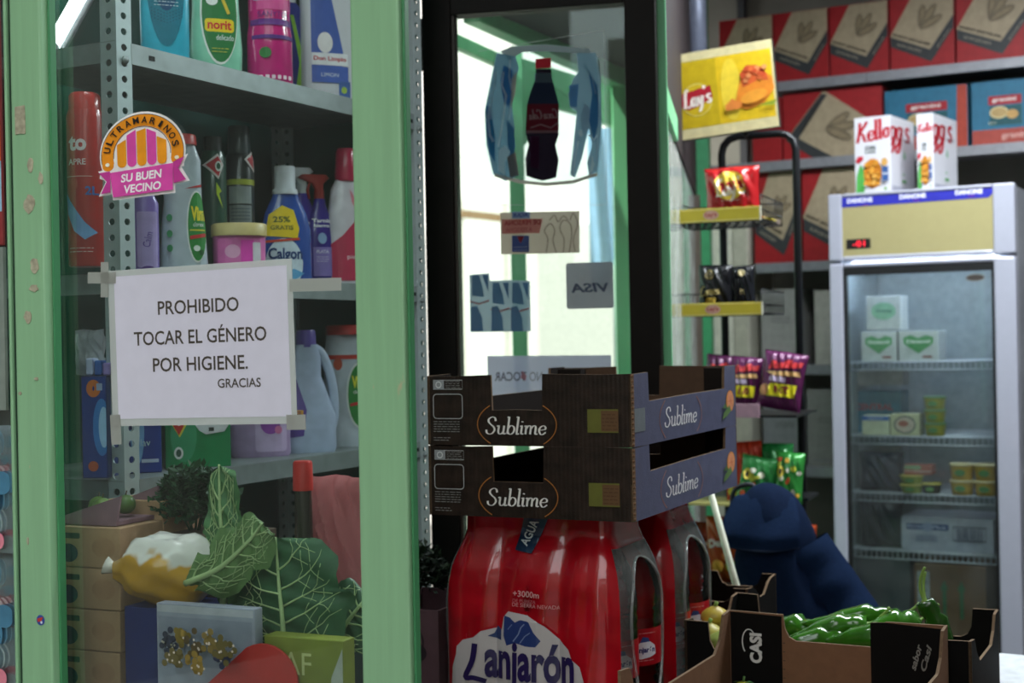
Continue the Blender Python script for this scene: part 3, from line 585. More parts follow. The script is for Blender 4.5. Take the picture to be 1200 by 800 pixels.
fbox('dishwasher_tablet_box', 'royal blue box with a pale flash, just right of the upright', 'box', 152, 190, Z3, .09, .150, .07, mat('#1c3c90', .4), dec=d_, group='blue dishwasher boxes')
def d_(D, w, h):
    D.rect(.001, .001, w-.001, h-.001, '#178a50'); D.rect(.001, h*.83, w-.001, h-.001, '#e8dc2a'); D.text('CON OFERTA', .5*w, .92*h, .05*h, '#b87820', w=.5*w); D.ell(.28*w, .42*h, .2*w, .34*h, '#3aa06c'); D.poly([(.03*w, .68*h), (.42*w, .70*h), (.22*w, .40*h)], '#e8d84c'); D.poly([(.05*w, .67*h), (.36*w, .67*h), (.21*w, .43*h)], '#d83a2e')
    D.text('Bogar', .2*w, .6*h, .09*h, '#f4f0ea', w=.24*w, bold=.04); D.ell(.2*w, .2*h, .07*w, .08*h, '#dfe6e2'); D.ell(.2*w, .2*h, .04*w, .05*h, '#3a5a4a')
    D.poly([(.45*w, .56*h), (.58*w, .58*h), (.6*w, .72*h), (.7*w, .78*h), (.9*w, .78*h), (.96*w, .62*h), (.98*w, .56*h), (.9*w, .46*h), (.62*w, .43*h), (.52*w, .48*h)], '#dde2e4'); D.ell(.76*w, .70*h, .14*w, .05*h, '#c2c9cc'); D.ell(.76*w, .70*h, .1*w, .03*h, '#e4e8ea'); D.rect(.66*w, .47*h, .74*w, .52*h, '#33443c')
fbox('insecticide_box', 'green and yellow plug-in insecticide box under the notice', 'box', 194, 271, Z3, .09, .137, .06, mat('#14804a', .4), dec=d_)
l = slot(305, Z3, .10)
def d_(D, w, h): D.rrect(-.1*w, .05*h, .42*w, .5*h, .008, '#cdb4dc'); D.ell(.15*w, .32*h, .16*w, .1*h, '#9a4cb0'); D.ell(.28*w, .26*h, .06*w, .04*h, '#e07cae')
bottle('softener_bottle', 'lilac square bottle half hidden under the notice', 'bottle', l, -16, .118, .20, [(0,.93),(.03,1),(.6,.98),(.75,.6),(.84,.35)], mat('#b79cc8', .35, coat=.2), n=3.4, dr=.45, cap=[(.84,.36),(1,.34)], capm=WHT, dec=d_)
l = slot(361, Z3, .07)
def d_(D, w, h): D.poly([(-.48*w, .12*h), (-.1*w, .14*h), (-.04*w, .35*h), (-.2*w, .6*h), (-.48*w, .62*h)], '#5c4694'); D.ell(-.36*w, .56*h, .14*w, .07*h, '#e2c62c'); D.rect(-.46*w, .28*h, -.1*w, .35*h, '#d99a26'); D.text('VE', -.28*w, .315*h, .05*h, '#7a2c40', w=.28*w, bold=.04)
bottle('detergent_jug', 'white laundry jug with a looping handle and purple cap beside the notice', 'jug', l, -16, .115, .245, [(0,.93),(.03,1),(.3,.98),(.52,.66),(.62,.5),(.78,.5),(.88,.36)], mat('#aebdd6', .3, coat=.3), n=3, dr=.5, cap=[(.86,.36),(.98,.34),(1,.30)], capm=mat('#5a4a9c', .4), dec=d_, handle=[(.40,0,.16),(.47,0,.3),(.46,0,.5),(.38,0,.68),(.24,0,.82),(.05,0,.86)])
l = slot(408, Z3, .09)
def d_(D, w, h):
    D.rect(-.4*w, .72*h, .44*w, .755*h, '#c43a2c'); D.ell(-.2*w, .68*h, .09*w, .05*h, '#c4502e'); D.ell(.22*w, .42*h, .26*w, .27*h, '#eef2ee'); D.ell(.23*w, .42*h, .24*w, .255*h, '#2c8a3a'); D.text('Vim', .2*w, .53*h, .1*h, '#e9e23a', w=.26*w, bold=.05); D.text('clorex', .2*w, .45*h, .03*h, '#f0f2ee', w=.2*w); D.poly([(.03*w, .33*h), (.4*w, .36*h), (.4*w, .385*h), (.03*w, .355*h)], '#c63030')
bottle('bleach_bottle', 'white bleach flask with red cap and green oval beside the post on the third shelf', 'bottle', l, -12, .105, .255, [(0,.96),(.05,1),(.12,.98),(.14,.93),(.7,.9),(.8,.86),(.92,.8)], mat('#c3ced8', .35, coat=.2), n=3, dr=.6, cap=[(.92,.82),(.99,.80),(1,.74)], capm=mat('#b8322c', .4), dec=d_, step=.006)
# loose things at the left end of the third shelf
def bag(name, label, cat, loc, yaw, w, h, T, m, dec=None, group=None, rot=None, seed=1, crimp=True, wr=.006, mw=None, back=None):
    t = thing(name, label, cat, loc, yaw, group, rot=rot); r = random.Random(seed); ph = [(r.uniform(8, 22), r.uniform(8, 26), r.uniform(0, 6), r.uniform(.4, 1)) for _ in range(6)]
    def th(u, v):
        a = max(0, 1-abs(2*u-1)**2.6); b = max(0, 1-abs(2*v-1)**3.2); return T/2*(a**.6)*(b**.55)
    def wz(u, v): return wr*sum(k*sin(p*u*2+q*v+c) for p, q, c, k in ph)/2*(max(0, 1-abs(2*u-1)**4))*max(.15, 1-abs(2*v-1)**6)
    def side(u, v): return 1-.05*sin(pi*v)*1.3
    def S(u, v, sgn): 
        k = side(u, v); z = h*v+.012*h*sin(9*u+seed)*(1 if v > .5 else -1)*abs(2*v-1)**4; return Vector(((u-.5)*w*k, -sgn*th(u, v)-wz(u, v)-.002*sgn, z))
    mb = MB(); mb.grid(lambda u, v: S(u, v, 1), 26, 28, m); mb.grid(lambda u, v: S(1-u, v, -1), 26, 28, back or m)
    mb.build('bag', t)
    if crimp:
        mb = MB(); mat_s = mw or m
        for zz in (0, 1):
            z0 = 0 if zz == 0 else h*.955
            n = 30; vs = []
            for i in range(n+1):
                for q in (0, 1): vs.append(((i/n-.5)*w*.99, (-.0015 if i % 2 else .0015)-wz(i/n, zz)-.003, z0+q*h*.045-(.01*h if zz == 0 else -.01*h)))
            mb.add(vs, [(2*i, 2*i+2, 2*i+3, 2*i+1) for i in range(n)], mat_s)
        mb.build('seal', t)
    if dec:
        D = Decal(); dec(D, w, h)
        def fn(u, v, o):
            q = min(.98, max(.02, u/w)); p = S(q, min(.985, max(.015, v/h)), 1); return (p.x, p.y-.0042-o, v)
        D.build('print', t, fn, w/26)
    return t
CLR = film('#dfe6ea', .4, .45, .15)
bag('plastic_bag', 'crumpled clear plastic bag above the dark blue tablet box', 'bag', PO+U24*pane_s(106, .26, Z3+.17)+N24*.26+UZ*(Z3+.172), 10, .05, .075, .03, CLR, seed=5, crimp=False, wr=.012)
t = thing('sponge_pack', 'small blue and white pack lying on the dark blue tablet box', 'pack', PO+U24*pane_s(97, .20, Z3+.17)+N24*.205+UZ*(Z3+.1722), 4)
mb = MB()
for k in range(3): mb.box((.001+.014*k, 0, 0), (.013+.014*k, .03, .028-.004*k), mat(['#a9b4d0', '#2c5ea8', '#8a7ab8'][k], .4))
mb.build('sponge', t, .003)

# ------------------------------------------------------------------ greens and boxes behind the lower glass
mb = MB(); mb.box((LPX-.5, .036, Z0-.02), (RPR, .30, Z0), mat('#6a5a48', .8, kind='wood', scale=20)); o = mb.build('display_board', None, 0, PO, YP); tag(o, 'low wooden display board behind the shop window glass', 'board')
def pin(px, off, z): return PO+U24*pane_s(px, off, z)+N24*off+UZ*z
CARD = mat('#b08d6c', .85, kind='kraft', bump=.15, scale=70, var=.06)
hh = .062; zt = zat(100, 617, 2.12); zb = zt-4*hh
cbox('wooden_plinth', 'plain grey box under the stack of brown cartons by the left post', 'box', pin(70, .07, .6), 24, .115, .13, zb-.6-.001, mat('#5a544c', .8), None)
for k in range(4):
    def d_(D, w, h): D.rrect(.004, h*.70, .040, h*.84, .002, '#2b2430'); D.ell(.018, h*.34, .018, .014, '#2a2a4c'); D.ell(.085, h*.5, .022, h*.25, '#a68060')
    ln = ['brown carton at the foot of the stack by the left post', 'brown carton second from the bottom of the stack by the left post', 'brown carton second from the top of the stack by the left post', 'topmost brown carton of the stack by the left post'][k]
    cbox('cardboard_carton', ln, 'box', pin(70, .07, zb+hh*k), 24, .115, .13, hh-.0015, CARD, d_, group='brown cartons stacked by the left post')

t = thing('fruit_tray', 'mauve slanted fruit tray lying on the brown cartons', 'tray', pin(74, .08, zt), 24)
mb = MB(); MV = mat('#8a6a74', .8, kind='card'); fr = (Vector((0, 0, 0)), X, Z, -Y); mb.panel([(0, 0), (.10, 0), (.11, .045), (.0, .012)], fr, .004, MV); mb.box((0, .004, 0), (.10, .10, .006), MV); mb.panel([(0, 0), (.10, 0), (.10, .05), (.0, .016)], (Vector((0, .10, 0)), X, Z, -Y), .004, MV); mb.build('tray', t)
for i, (x, y, z, c_) in enumerate(((.03, .045, .03, '#5c7a3c'), (.07, .06, .032, '#4e6a34'), (.05, .03, .03, '#64803e'))):
    t = thing('apple', ['green apple at the left of the mauve tray', 'green apple at the right of the mauve tray', 'green apple at the front of the mauve tray'][i], 'fruit', pin(74, .08, zt)+U24*x+N24*y+UZ*(z-.004), 0, 'green apples in the mauve tray')
    MB().ball((0, 0, -.003), (.016, .016, .015), mat(c_, .35)).build('flesh', t); MB().tube([(0, 0, .009), (.002, 0, .018)], .0012, mat('#4b3a24', .8), 5).build('stem', t)
# long carton behind
cbox('cardboard_carton', 'pale brown open carton behind the yellow bag', 'box', pin(132, .17, .6), 24, .11, .1, zat(180, 587, 2.2)-.6, CARD, None)
# yellow bag with a pink tie
yb = pin(203, .075, zat(203, 712, 2.05)); 
cbox('blue_carton', 'navy blue carton under the yellow bag', 'box', pin(152, .045, .6), 24, .155, .10, yb.z-.6, mat('#20306e', .5), None)
t = thing('bread_bag', 'glossy yellow and white plastic bag with a painted highlight on top, tied with a pink band', 'bag', yb+UZ*.052, 0); r = random.Random(3)
def lump(u, v):
    a = 2*pi*u; b = pi*v; w = 1+.10*sin(3*a+4*b)+.07*sin(7*a-5*b)+.04*sin(13*a+9*b); x = -cos(b); rr = sin(b)**.75*w
    return Vector((x*.074-(.012 if v < .06 else 0), .046*rr*cos(a), .052*rr*sin(a)*(1 if sin(a) > 0 else .98)))
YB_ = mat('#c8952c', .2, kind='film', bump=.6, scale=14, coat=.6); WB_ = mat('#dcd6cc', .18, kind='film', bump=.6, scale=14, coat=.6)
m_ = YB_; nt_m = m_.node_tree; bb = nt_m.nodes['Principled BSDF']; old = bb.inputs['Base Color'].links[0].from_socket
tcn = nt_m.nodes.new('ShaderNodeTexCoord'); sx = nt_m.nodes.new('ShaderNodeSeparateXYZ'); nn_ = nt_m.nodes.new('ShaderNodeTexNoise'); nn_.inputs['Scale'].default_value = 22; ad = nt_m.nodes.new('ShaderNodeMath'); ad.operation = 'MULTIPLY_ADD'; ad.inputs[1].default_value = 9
rr_ = nt_m.nodes.new('ShaderNodeValToRGB'); rr_.color_ramp.elements[0].position = .62; rr_.color_ramp.elements[1].position = .72; mxx = nt_m.nodes.new('ShaderNodeMixRGB'); mxx.inputs['Color2'].default_value = (.78, .75, .70, 1)  # white film, with the sunlit highlight painted into the upper part
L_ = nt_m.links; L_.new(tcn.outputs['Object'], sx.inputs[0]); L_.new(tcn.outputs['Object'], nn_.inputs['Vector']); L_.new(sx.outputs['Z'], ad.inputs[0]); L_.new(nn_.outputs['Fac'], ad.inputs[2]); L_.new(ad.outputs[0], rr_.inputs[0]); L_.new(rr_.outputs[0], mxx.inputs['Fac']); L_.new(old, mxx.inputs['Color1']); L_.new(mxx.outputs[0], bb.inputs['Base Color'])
mb = MB(); vs = [lump(i/28, j/20) for j in range(21) for i in range(28)]
fs = [(j*28+i, j*28+(i+1) % 28, (j+1)*28+(i+1) % 28, (j+1)*28+i) for j in range(20) for i in range(28)]
top = []
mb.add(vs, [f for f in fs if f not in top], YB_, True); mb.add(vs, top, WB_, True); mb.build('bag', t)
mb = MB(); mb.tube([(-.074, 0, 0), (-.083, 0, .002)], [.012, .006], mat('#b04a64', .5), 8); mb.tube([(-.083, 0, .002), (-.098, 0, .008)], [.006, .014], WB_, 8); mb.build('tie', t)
# dark leafy parsley bush
def bush(name, label, c, rad, n, col, s=.012, seed=2):
    r = random.Random(seed); mb = MB(); m1, m2 = mat(col[0], .6), mat(col[1], .6)
    for i in range(n):
        th, ph = r.uniform(0, 2*pi), math.acos(r.uniform(-.4, 1)); q = Vector((rad[0]*sin(ph)*cos(th), rad[1]*sin(ph)*sin(th), rad[2]*cos(ph)))*r.uniform(.55, 1)
        a = Vector((r.uniform(-1, 1), r.uniform(-1, 1), r.uniform(-.5, 1))).normalized(); b = a.cross(Vector((r.uniform(-1, 1), r.uniform(-1, 1), 1))).normalized(); k = s*r.uniform(.6, 1.2)
        mb.add([q, q+a*k+b*k*.5, q+a*k*1.9, q+a*k-b*k*.5, q+a*k*1.2+Vector((0, 0, -k*.15))], [(0, 1, 4), (1, 2, 4), (2, 3, 4), (3, 0, 4)], m1 if i % 3 else m2)
    t = thing(name, label, 'vegetable', c, 0); o = mb.build('foliage', t); o['kind'] = 'stuff'
    mb = MB()
    for i in range(9):
        a = r.uniform(0, 2*pi); mb.tube([(0, 0, -rad[2]), (rad[0]*.4*cos(a), rad[1]*.4*sin(a), 0), (rad[0]*.7*cos(a), rad[1]*.7*sin(a), rad[2]*.6)], .0018, m2, 5)
    mb.build('stems', t); return t
zpb = zat(225, 600, 2.2)
cbox('produce_box', 'plain dark wooden box standing under the parsley', 'box', pin(196, .15, .6), 24, .13, .12, zpb-.6-.03, mat('#4a3c2c', .8), None)
bush('parsley_bunch', 'dark green curly parsley bunch under the insecticide box', pin(228, .21, zpb)+UZ*.01, (.066, .045, .06), 1500, ('#1f4428', '#2f5835'), .010)
# cabbage leaves with pale veins
def leaf(par, pts0, width, col, vein, seed, nv=6, bulge=.02):
    """midrib through points (local), blade to both sides"""
    r = random.Random(seed); P = [Vector(p) for p in spline(pts0, 6)]; n = len(P)-1
    def blade(u, v):
        i = min(n-1, int(v*n)); f = v*n-i; c = P[i].lerp(P[i+1], f); t = (P[i+1]-P[i]).normalized(); sx = t.cross(Vector((0, 1, 0))).normalized()*-1
        s = (u-.5)*2; wd = width*(sin(pi*min(1, v*.93+.05))**.55)*(1+.07*sin(23*v+seed)+.03*sin(60*v))
        return c+sx*s*wd+Vector((0, 1, 0))*(abs(s)**1.5*bulge*.8+.005*sin(14*v+5*s+seed)*abs(s)+.0025*sin(40*v+9*s))+UZ*(.008*abs(s)*sin(17*v))
    MB().grid(blade, 28, 30, col).build('leaf_blade', par)
    mb = MB(); mb.tube([p-Vector((0, .0022, 0)) for p in P], [.0048*(1-.8*i/n)+.0004 for i in range(n+1)], vein, 6)
    for k in range(nv):
        for sg in (-1, 1):
            v0 = .08+.78*k/nv+(.03 if sg > 0 else 0); pp_ = []
            for j in range(9):
                s = j/8*.88; q = blade(.5+sg*s*.5, min(.99, v0+.16*s+.05*s*s)); pp_.append(q-Vector((0, .0012, 0)))
            mb.tube(pp_, [.0017*(1-.8*j/8) for j in range(9)], vein, 5)
            for e in (3, 5):
                for s2 in (.10, -.04):
                    s = e/8*.88; pp2 = [pp_[e]]+[blade(.5+sg*(s+.13*g)*.5, min(.99, v0+.16*s+.05*s*s+s2*g))-Vector((0, .001, 0)) for g in (.5, 1, 1.5) if s+.13*g < .97]
                    if len(pp2) > 1: mb.tube(pp2, .0006, vein, 4)
    mb.build('leaf_vein', par)
LG, LD, VN = mat('#477646', .5, kind='leaf', bump=.5, scale=50, var=.18), mat('#2f5a3a', .5, kind='leaf', bump=.5, scale=50, var=.18), mat('#a9c088', .5)
zc0 = zat(335, 760, 2.0)
cb = thing('cabbage', 'large dark green cabbage leaves with pale veins behind the lower glass', 'vegetable', pin(335, .08, zc0), 24)
leaf(cb, [(-.005, 0, -.02), (.0, -.004, .03), (-.008, .0, .09), (-.02, .012, .155)], .10, LD, VN, 3, 6)
leaf(cb, [(-.05, .02, -.02), (-.07, .02, .03), (-.085, .03, .08)], .055, LG, VN, 8, 5)
leaf(cb, [(.05, .04, .0), (.08, .045, .04), (.10, .06, .07)], .06, LD, VN, 5, 5)
lf = thing('chard_leaf', 'pale green chard leaf leaning over the yellow bag with a branching stalk', 'vegetable', pin(300, .05, zat(300, 640, 2.0)), 24)
leaf(lf, [(-.12, .0, -.055), (-.06, .0, -.03), (-.01, .0, .01), (.012, .0, .035)], .04, mat('#5e7f4a', .5, kind='leaf', bump=.5, scale=50, var=.18), VN, 11, 6, .012)
l2 = thing('chard_leaf', 'narrow upright pale green leaf between the parsley and the cabbage', 'vegetable', pin(262, .09, zat(262, 690, 2.0)), 24)
leaf(l2, [(.0, .0, -.03), (.004, .0, .03), (-.002, .0, .10), (-.01, .01, .17)], .036, LG, VN, 14, 7, .01)
# pink bag, red-capped bottle
bag('plastic_bag', 'translucent pink plastic bag hanging behind the cabbage near the green post', 'bag', pin(393, .25, zat(393, 690, 2.15)), 24, .10, .17, .05, film('#d58a8c', .35, .25, .3), seed=9, crimp=False, wr=.016)
t = bottle('wine_bottle', 'dark bottle with a bright red cap behind the cabbage', 'bottle', pin(364, .2, .6), 0, .07, zat(364, 540, 2.12)-.6, [(0,.95),(.02,1),(.62,1),(.72,.8),(.8,.4),(.95,.36)], mat('#2c2a20', .15, coat=.6), n=2, dr=1, cap=[(.93,.44),(.995,.42),(1,.36)], capm=mat('#c8322c', .35))
# grape box, olive box, red scoop
zq = zat(250, 700, 1.97)
def d_(D, w, h):
    r = random.Random(4); D.rect(.002, h-.012, w-.002, h-.002, '#c6c8d0'); D.rect(.004, h-.085, w-.004, h-.018, '#9aa0b0')
    for cx, cy, c_ in ((.022, .040, '#3c4258'), (.05, .032, '#8a7a3c'), (.078, .044, '#4c4630'), (.105, .032, '#6c6236'), (.130, .046, '#353e54'), (.058, .058, '#5c5836'), (.10, .060, '#7c6c34'), (.148, .034, '#54502c')):
        for i in range(16): D.ell(cx+r.gauss(0, .008), h-.012-cy+r.gauss(0, .007), .0048, .0048, c_, n=10)
        D.k -= 0
        for i in range(5): D.ell(cx+r.gauss(0, .007), h-.012-cy+r.gauss(0, .006), .0018, .0018, '#b9b4a4', n=6)
cbox('grape_carton', 'white carton printed with grapes at the bottom of the window', 'box', pin(190, .012, .6), 24, .165, .02, zq-.6-.012, mat('#a9aebe', .5), d_)
def d_(D, w, h): D.text('AF', w*.42, h-.035, .03, '#c9cf8c', w=.045, bold=.0); D.poly([(.6*w, .0), (w-.001, .0), (w-.001, h-.01), (.85*w, h-.05)], '#aab0a4')
cbox('olive_carton', 'olive green carton lettered AF in front of the cabbage', 'box', pin(316, .018, .6), 24, .125, .03, zat(366, 750, 1.9)-.6, mat('#7f8a34', .5), d_)
t = thing('red_scoop', 'red rounded plastic tub lid leaning in the window at the bottom edge', 'lid', pin(306, .006, zat(306, 812, 1.9)), 24, rot=None)
mb = MB(); P = [(-.105, -.02), (-.085, .0)]+[(.0+.047*cos(a), .012+.048*sin(a)) for a in [radians(120-12*i) for i in range(12)]]+[(.075, -.03), (.06, -.06), (-.11, -.06)]
P = [(x*1.15+.004, y*1.1-.006) for x, y in P]; mb.panel(P, (Vector((0, 0, 0)), X, Z, -Y), .004, mat('#cc3a34', .35, kind='plastic', bump=.2, scale=30)); mb.build('lid', t, .0015)
# --- left strip beyond the post
t = bag('plastic_bag', 'white carrier bag hanging beyond the left green post', 'bag', PO+U24*(LPX-.03)+N24*.04+UZ*zat(5, 500, 2.1), 24, .05, .09, .03, film('#d8d2c6', .3, .1, .3), seed=12, crimp=False, wr=.012)
def d_(D, w, h):
    r = random.Random(2)
    for i in range(46): D.ell(r.uniform(.01, w-.01), r.uniform(.01, h-.01), r.uniform(.008, .02), r.uniform(.008, .022), r.choice(['#e6a4b4', '#8cc4dc', '#f0d8dc', '#6aa6c8', '#e88c9c', '#d8e8ee'])); 
    D.items = [([(min(max(a, .001), w-.001), min(max(b, .001), h-.001)) for a, b in i[0]], *i[1:]) for i in D.items]
PST = mat('#b5c8d4', .6)
for k, (y0, y1) in enumerate(((812, 655), (650, 502))):
    z0 = zat(5, y0, 2.1); z1 = zat(5, y1, 2.1)
    cbox('tissue_pack', ['pastel pink and blue tissue pack beyond the left post, lower one', 'pastel pink and blue tissue pack beyond the left post, upper one'][k], 'pack', PO+U24*(LPX-.162)+N24*(.014)+UZ*z0, 24, .118, .09, z1-z0-.002, PST, d_, group='pastel tissue packs beyond the post', bev=.008)
mb = MB(); mb.box((LPX-.19, .034, 0), (LPX-.018, .11, zat(5, 812, 2.1)), mat('#55524c', .8)); o = mb.build('side_stand', None, 0, PO, YP); tag(o, 'grey stand under the pastel tissue packs', 'stand')
mb = MB(); mb.box((LPX-.12, -.012, zat(5, 480, 2.1)), (LPX-.037, -.006, zat(5, 290, 2.1)), mat('#7f8a80', .7)); o = mb.build('grey_panel', None, 0, PO, YP); tag(o, 'narrow grey board fixed beyond the left post above the carrier bag', 'board')
def d_(D, w, h): D.rect(.0, .12*h, w, .3*h, '#9cc2da'); D.rect(0, .3*h, w, .45*h, '#d86a34'); D.rect(0, .5*h, w, .6*h, '#3a2a2a'); [D.rect(0, (.64+.05*i)*h, w, (.66+.05*i)*h, '#3c1c20') for i in range(7)]
zt0 = zat(3, 288, 2.1); cbox('magazine', 'red striped booklet tucked beyond the left post', 'magazine', PO+U24*(LPX-.12)+N24*(-.012)+UZ*zt0, 24, .083, .006, zat(3, 0, 2.1)-zt0+.05, mat('#8a3434', .6), d_)
# added glowing tube that stands for the reflected streak in the pane
t = thing('added_fitting', 'added glowing white tube standing for a reflected streak at the top left of the window', 'lamp', at(60, 56, 2.6), 0)
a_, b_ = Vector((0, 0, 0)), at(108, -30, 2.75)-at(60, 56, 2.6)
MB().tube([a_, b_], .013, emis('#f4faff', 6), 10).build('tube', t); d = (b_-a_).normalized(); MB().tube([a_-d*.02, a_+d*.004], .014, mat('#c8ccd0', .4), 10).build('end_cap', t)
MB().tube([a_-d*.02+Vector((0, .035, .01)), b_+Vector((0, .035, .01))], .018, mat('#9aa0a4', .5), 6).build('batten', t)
# ------------------------------------------------------------------ dark door with stickers
def pmap(P0, yaw, o=(0, 0)):
    U = e1(yaw)
    def f(px, py):
        u = hit(px, CZ, P0, U)
        for _ in range(3): z = zat(px, py, (P0+U*u).y); u = hit(px, z, P0, U)
        return (u-o[0], z-o[1])
    return f
DY = 12.8; DO = at(504, 400, 3.3); DO.z = 0; dm = pmap(DO, DY)
BRN = mat('#15100d', .5, kind='dark painted metal', bump=.05, scale=20, var=.15, spec=.12)
u1 = dm(539, 300)[0]; u2 = dm(738, 300)[0]; u3 = dm(774, 300)[0]; zt = dm(540, 19)[1]
dr = bpy.data.objects.new('door_1', None); C.objects.link(dr); dr.location = DO; dr.rotation_euler = (0, 0, -radians(DY)); struct(dr)
def fr_(name, x0, x1, z0, z1, y0=-.02, y1=.03, m=BRN): return MB().box((x0, y0, z0), (x1, y1, z1), m).build(name, dr, .002)
fr_('stile', 0, u1-.007, .02, 2.3); fr_('stile', u2, u3, .02, 2.3); fr_('top_rail', u1-.007, u2, zt, 2.3); fr_('bottom_rail', u1-.007, u2, .02, .32)
fr_('glazing_bead', u1-.007, u1, .32, zt, -.014, .02, mat('#3a322c', .4)); 
MB().box((u1, .002, .32), (u2, .007, zt), glassy('#f2faf6', .8, 0, 'window glass', dirt_haze=.03)).build('pane', dr)
for z in (dm(503, 52)[1], .5):
    MB().tube([(-.006, .0, z-.06), (-.006, .0, z+.06)], .006, mat('#1c1a18', .4, .6), 8).build('hinge', dr)
def stick(name, label, cat, cx, cy, draw, mf, off=.0004, mir=False):
    c = dm(cx, cy); t = thing(name, label, cat, DO+e1(DY)*c[0]+UZ*c[1]+e2(DY)*.0015, DY)
    f = pmap(DO, DY, c); D = Decal(); draw(D, f); D.build('print', t, lambda u, v, o: (u, -o*.5, v), mf=mf); return t
K = lambda f, L: [f(*p) for p in L]
SF = lambda tl, tp: (lambda h: film(h, tl, tp, .4) if isinstance(h, str) else h)
def cola(D, f):
    D.poly(K(f, [(566,170),(568,120),(580,62),(600,55),(640,53),(690,57),(702,80),(706,150),(700,205),(670,217),(610,214),(576,205)]), glassy('#e4eef2', .3, .1, 'clear film', .10))
    D.poly(K(f, [(586,60),(600,54),(640,52),(690,57),(692,63),(640,60),(612,61),(596,70)]), '#a9b0b8')
    D.poly(K(f, [(582,62),(594,64),(604,66),(608,80),(602,100),(600,125),(603,150),(602,180),(608,205),(592,212),(578,204),(570,170),(568,130),(576,90)]), '#86a8c0')
    D.poly(K(f, [(590,76),(601,82),(600,110),(596,126),(590,118),(586,96)]), '#4f82b4'); D.poly(K(f, [(570,120),(576,132),(580,160),(580,190),(574,180),(569,150)]), '#4a86ae')
    D.poly(K(f, [(594,140),(602,150),(604,172),(600,186),(595,170)]), '#5a88ac'); D.line(K(f, [(574,122),(572,140),(574,158),(578,166)]), .006, '#e9f1f5'); D.line(K(f, [(590,84),(588,100),(593,112),(591,130),(588,150),(584,172)]), .005, '#f0f5f6')
    D.poly(K(f, [(584,176),(592,170),(598,178),(592,190),(592,206),(584,200)]), '#eef3f4'); D.poly(K(f, [(578,92),(580,84),(581,104),(578,106)]), '#dcebf2'); D.poly(K(f, [(594,184),(604,178),(608,205),(598,208)]), '#8d7d7a')
    D.poly(K(f, [(676,62),(698,62),(704,90),(705,150),(700,200),(690,206),(688,190),(694,170),(690,150),(682,185),(674,208),(668,205),(672,170),(676,130),(668,126),(666,110),(672,92),(678,84)]), '#9cb8cf')
    D.poly(K(f, [(690,84),(700,100),(702,140),(696,165),(690,140),(694,110)]), '#5a8cb8'); D.poly(K(f, [(667,100),(678,98),(676,126),(668,124)]), '#7aa2cc'); D.ell(*f(681,156), .006, .008, '#f2f6f8'); D.line(K(f, [(684,75),(694,90),(698,110)]), .004, '#9bb8cc')
    D.line(K(f, [(690,158),(696,164),(702,156)]), .004, '#eaf2f6'); D.poly(K(f, [(690,206),(694,182),(697,192),(695,200)]), '#eef3f4'); D.line(K(f, [(580,205),(610,213),(640,216),(672,213),(700,204)]), .008, '#c2b6b0')
    D.line(K(f, [(598,70),(597,90),(601,112),(597,140)]), .004, '#dfe9ef'); D.line(K(f, [(582,84),(577,110),(575,140)]), .005, '#b9ccd8'); D.poly(K(f, [(600,92),(606,84),(604,110),(598,128)]), '#c4b7b0'); D.line(K(f, [(700,66),(703,100),(702,150),(698,196)]), .004, '#c6d6e2'); D.poly(K(f, [(686,120),(692,128),(690,148),(684,160),(680,140)]), '#b8cad8'); D.line(K(f, [(678,165),(674,185),(672,204)]), .005, '#e2eaf0')
    # bottle
    bt = [(628,81),(646,81),(647,92),(652,110),(655,122),(655,158),(651,170),(655,188),(652,208),(645,210),(636,212),(625,209),(617,206),(616,186),(620,170),(616,155),(618,122),(622,108),(628,92)]
    D.poly(K(f, bt), '#2c2230'); D.poly(K(f, [(627,97),(648,97),(654,118),(655,122),(618,122),(621,112)]), '#4c5a78'); D.poly(K(f, [(627,86),(646,86),(648,97),(627,97)]), '#7c95a4')
    D.poly(K(f, [(618,122),(655,122),(655,153),(617,153)]), '#a0404e'); D.poly(K(f, [(617,153),(655,153),(655,156),(617,156)]), '#c49aa0')
    D.rrect(*f(628, 81), *f(646, 68), .003, '#c0303e'); D.script('Coca-Cola', *f(636.5, 134), .066, '#e6cdd0', thick=.3, flip=True, shear=.2, sy=1.25); D.line(K(f, [(622,150),(634,146),(646,150),(654,144)]), .003, '#d8b0b4'); D.poly(K(f, [(622,160),(632,160),(632,198),(622,196)]), '#5c3050')
stick('drink_sticker', 'large see-through sticker of a cola bottle inside an ice block on the dark door', 'sticker', 636, 135, cola, SF(.85, .0))
def s2(D, f):
    D.poly(K(f, [(586,249),(679,247),(679,296),(587,298)]), '#b9a89c'); D.poly(K(f, [(588,257),(636,256),(632,273),(588,274)]), '#c98784'); c = f(610, 252); D.poly(K(f, [(600,248),(621,248),(621,256),(600,256)]), '#8098c4'); D.text('AQUI', *f(610.5, 252), .010, '#3c4c94', w=.034, bold=.03, flip=True)
    D.text('DE PERSONA', *f(612, 260.5), .012, '#a84c50', w=.085, bold=.03, flip=True); D.text('A PERSONA', *f(608, 269), .010, '#b4646a', w=.062, bold=.02, flip=True)
    D.poly(K(f, [(600,276),(620,276),(620,295),(600,295)]), '#4a5a9a'); D.poly(K(f, [(606,277),(614,277),(610,285)]), '#b44a50'); D.rect(*f(602, 290), *f(618, 289), '#aab4d0'); D.rect(*f(602, 293.5), *f(618, 292.5), '#aab4d0')
    for P in ([(640,296),(642,280),(638,270),(645,262),(650,270),(648,282),(652,296)], [(660,296),(661,280),(656,268),(660,258),(668,262),(670,275),(667,296)], [(644,258),(650,252),(654,260),(660,253),(666,258)], [(668,258),(672,250),(677,262),(672,280),(674,294)]): D.line(K(f, spline(P, 4)), .0022, '#8c7a72')
stick('bank_sticker', 'beige rectangular sticker with reversed wording and hand outlines on the dark door', 'sticker', 632, 272, s2, SF(.7, .04))
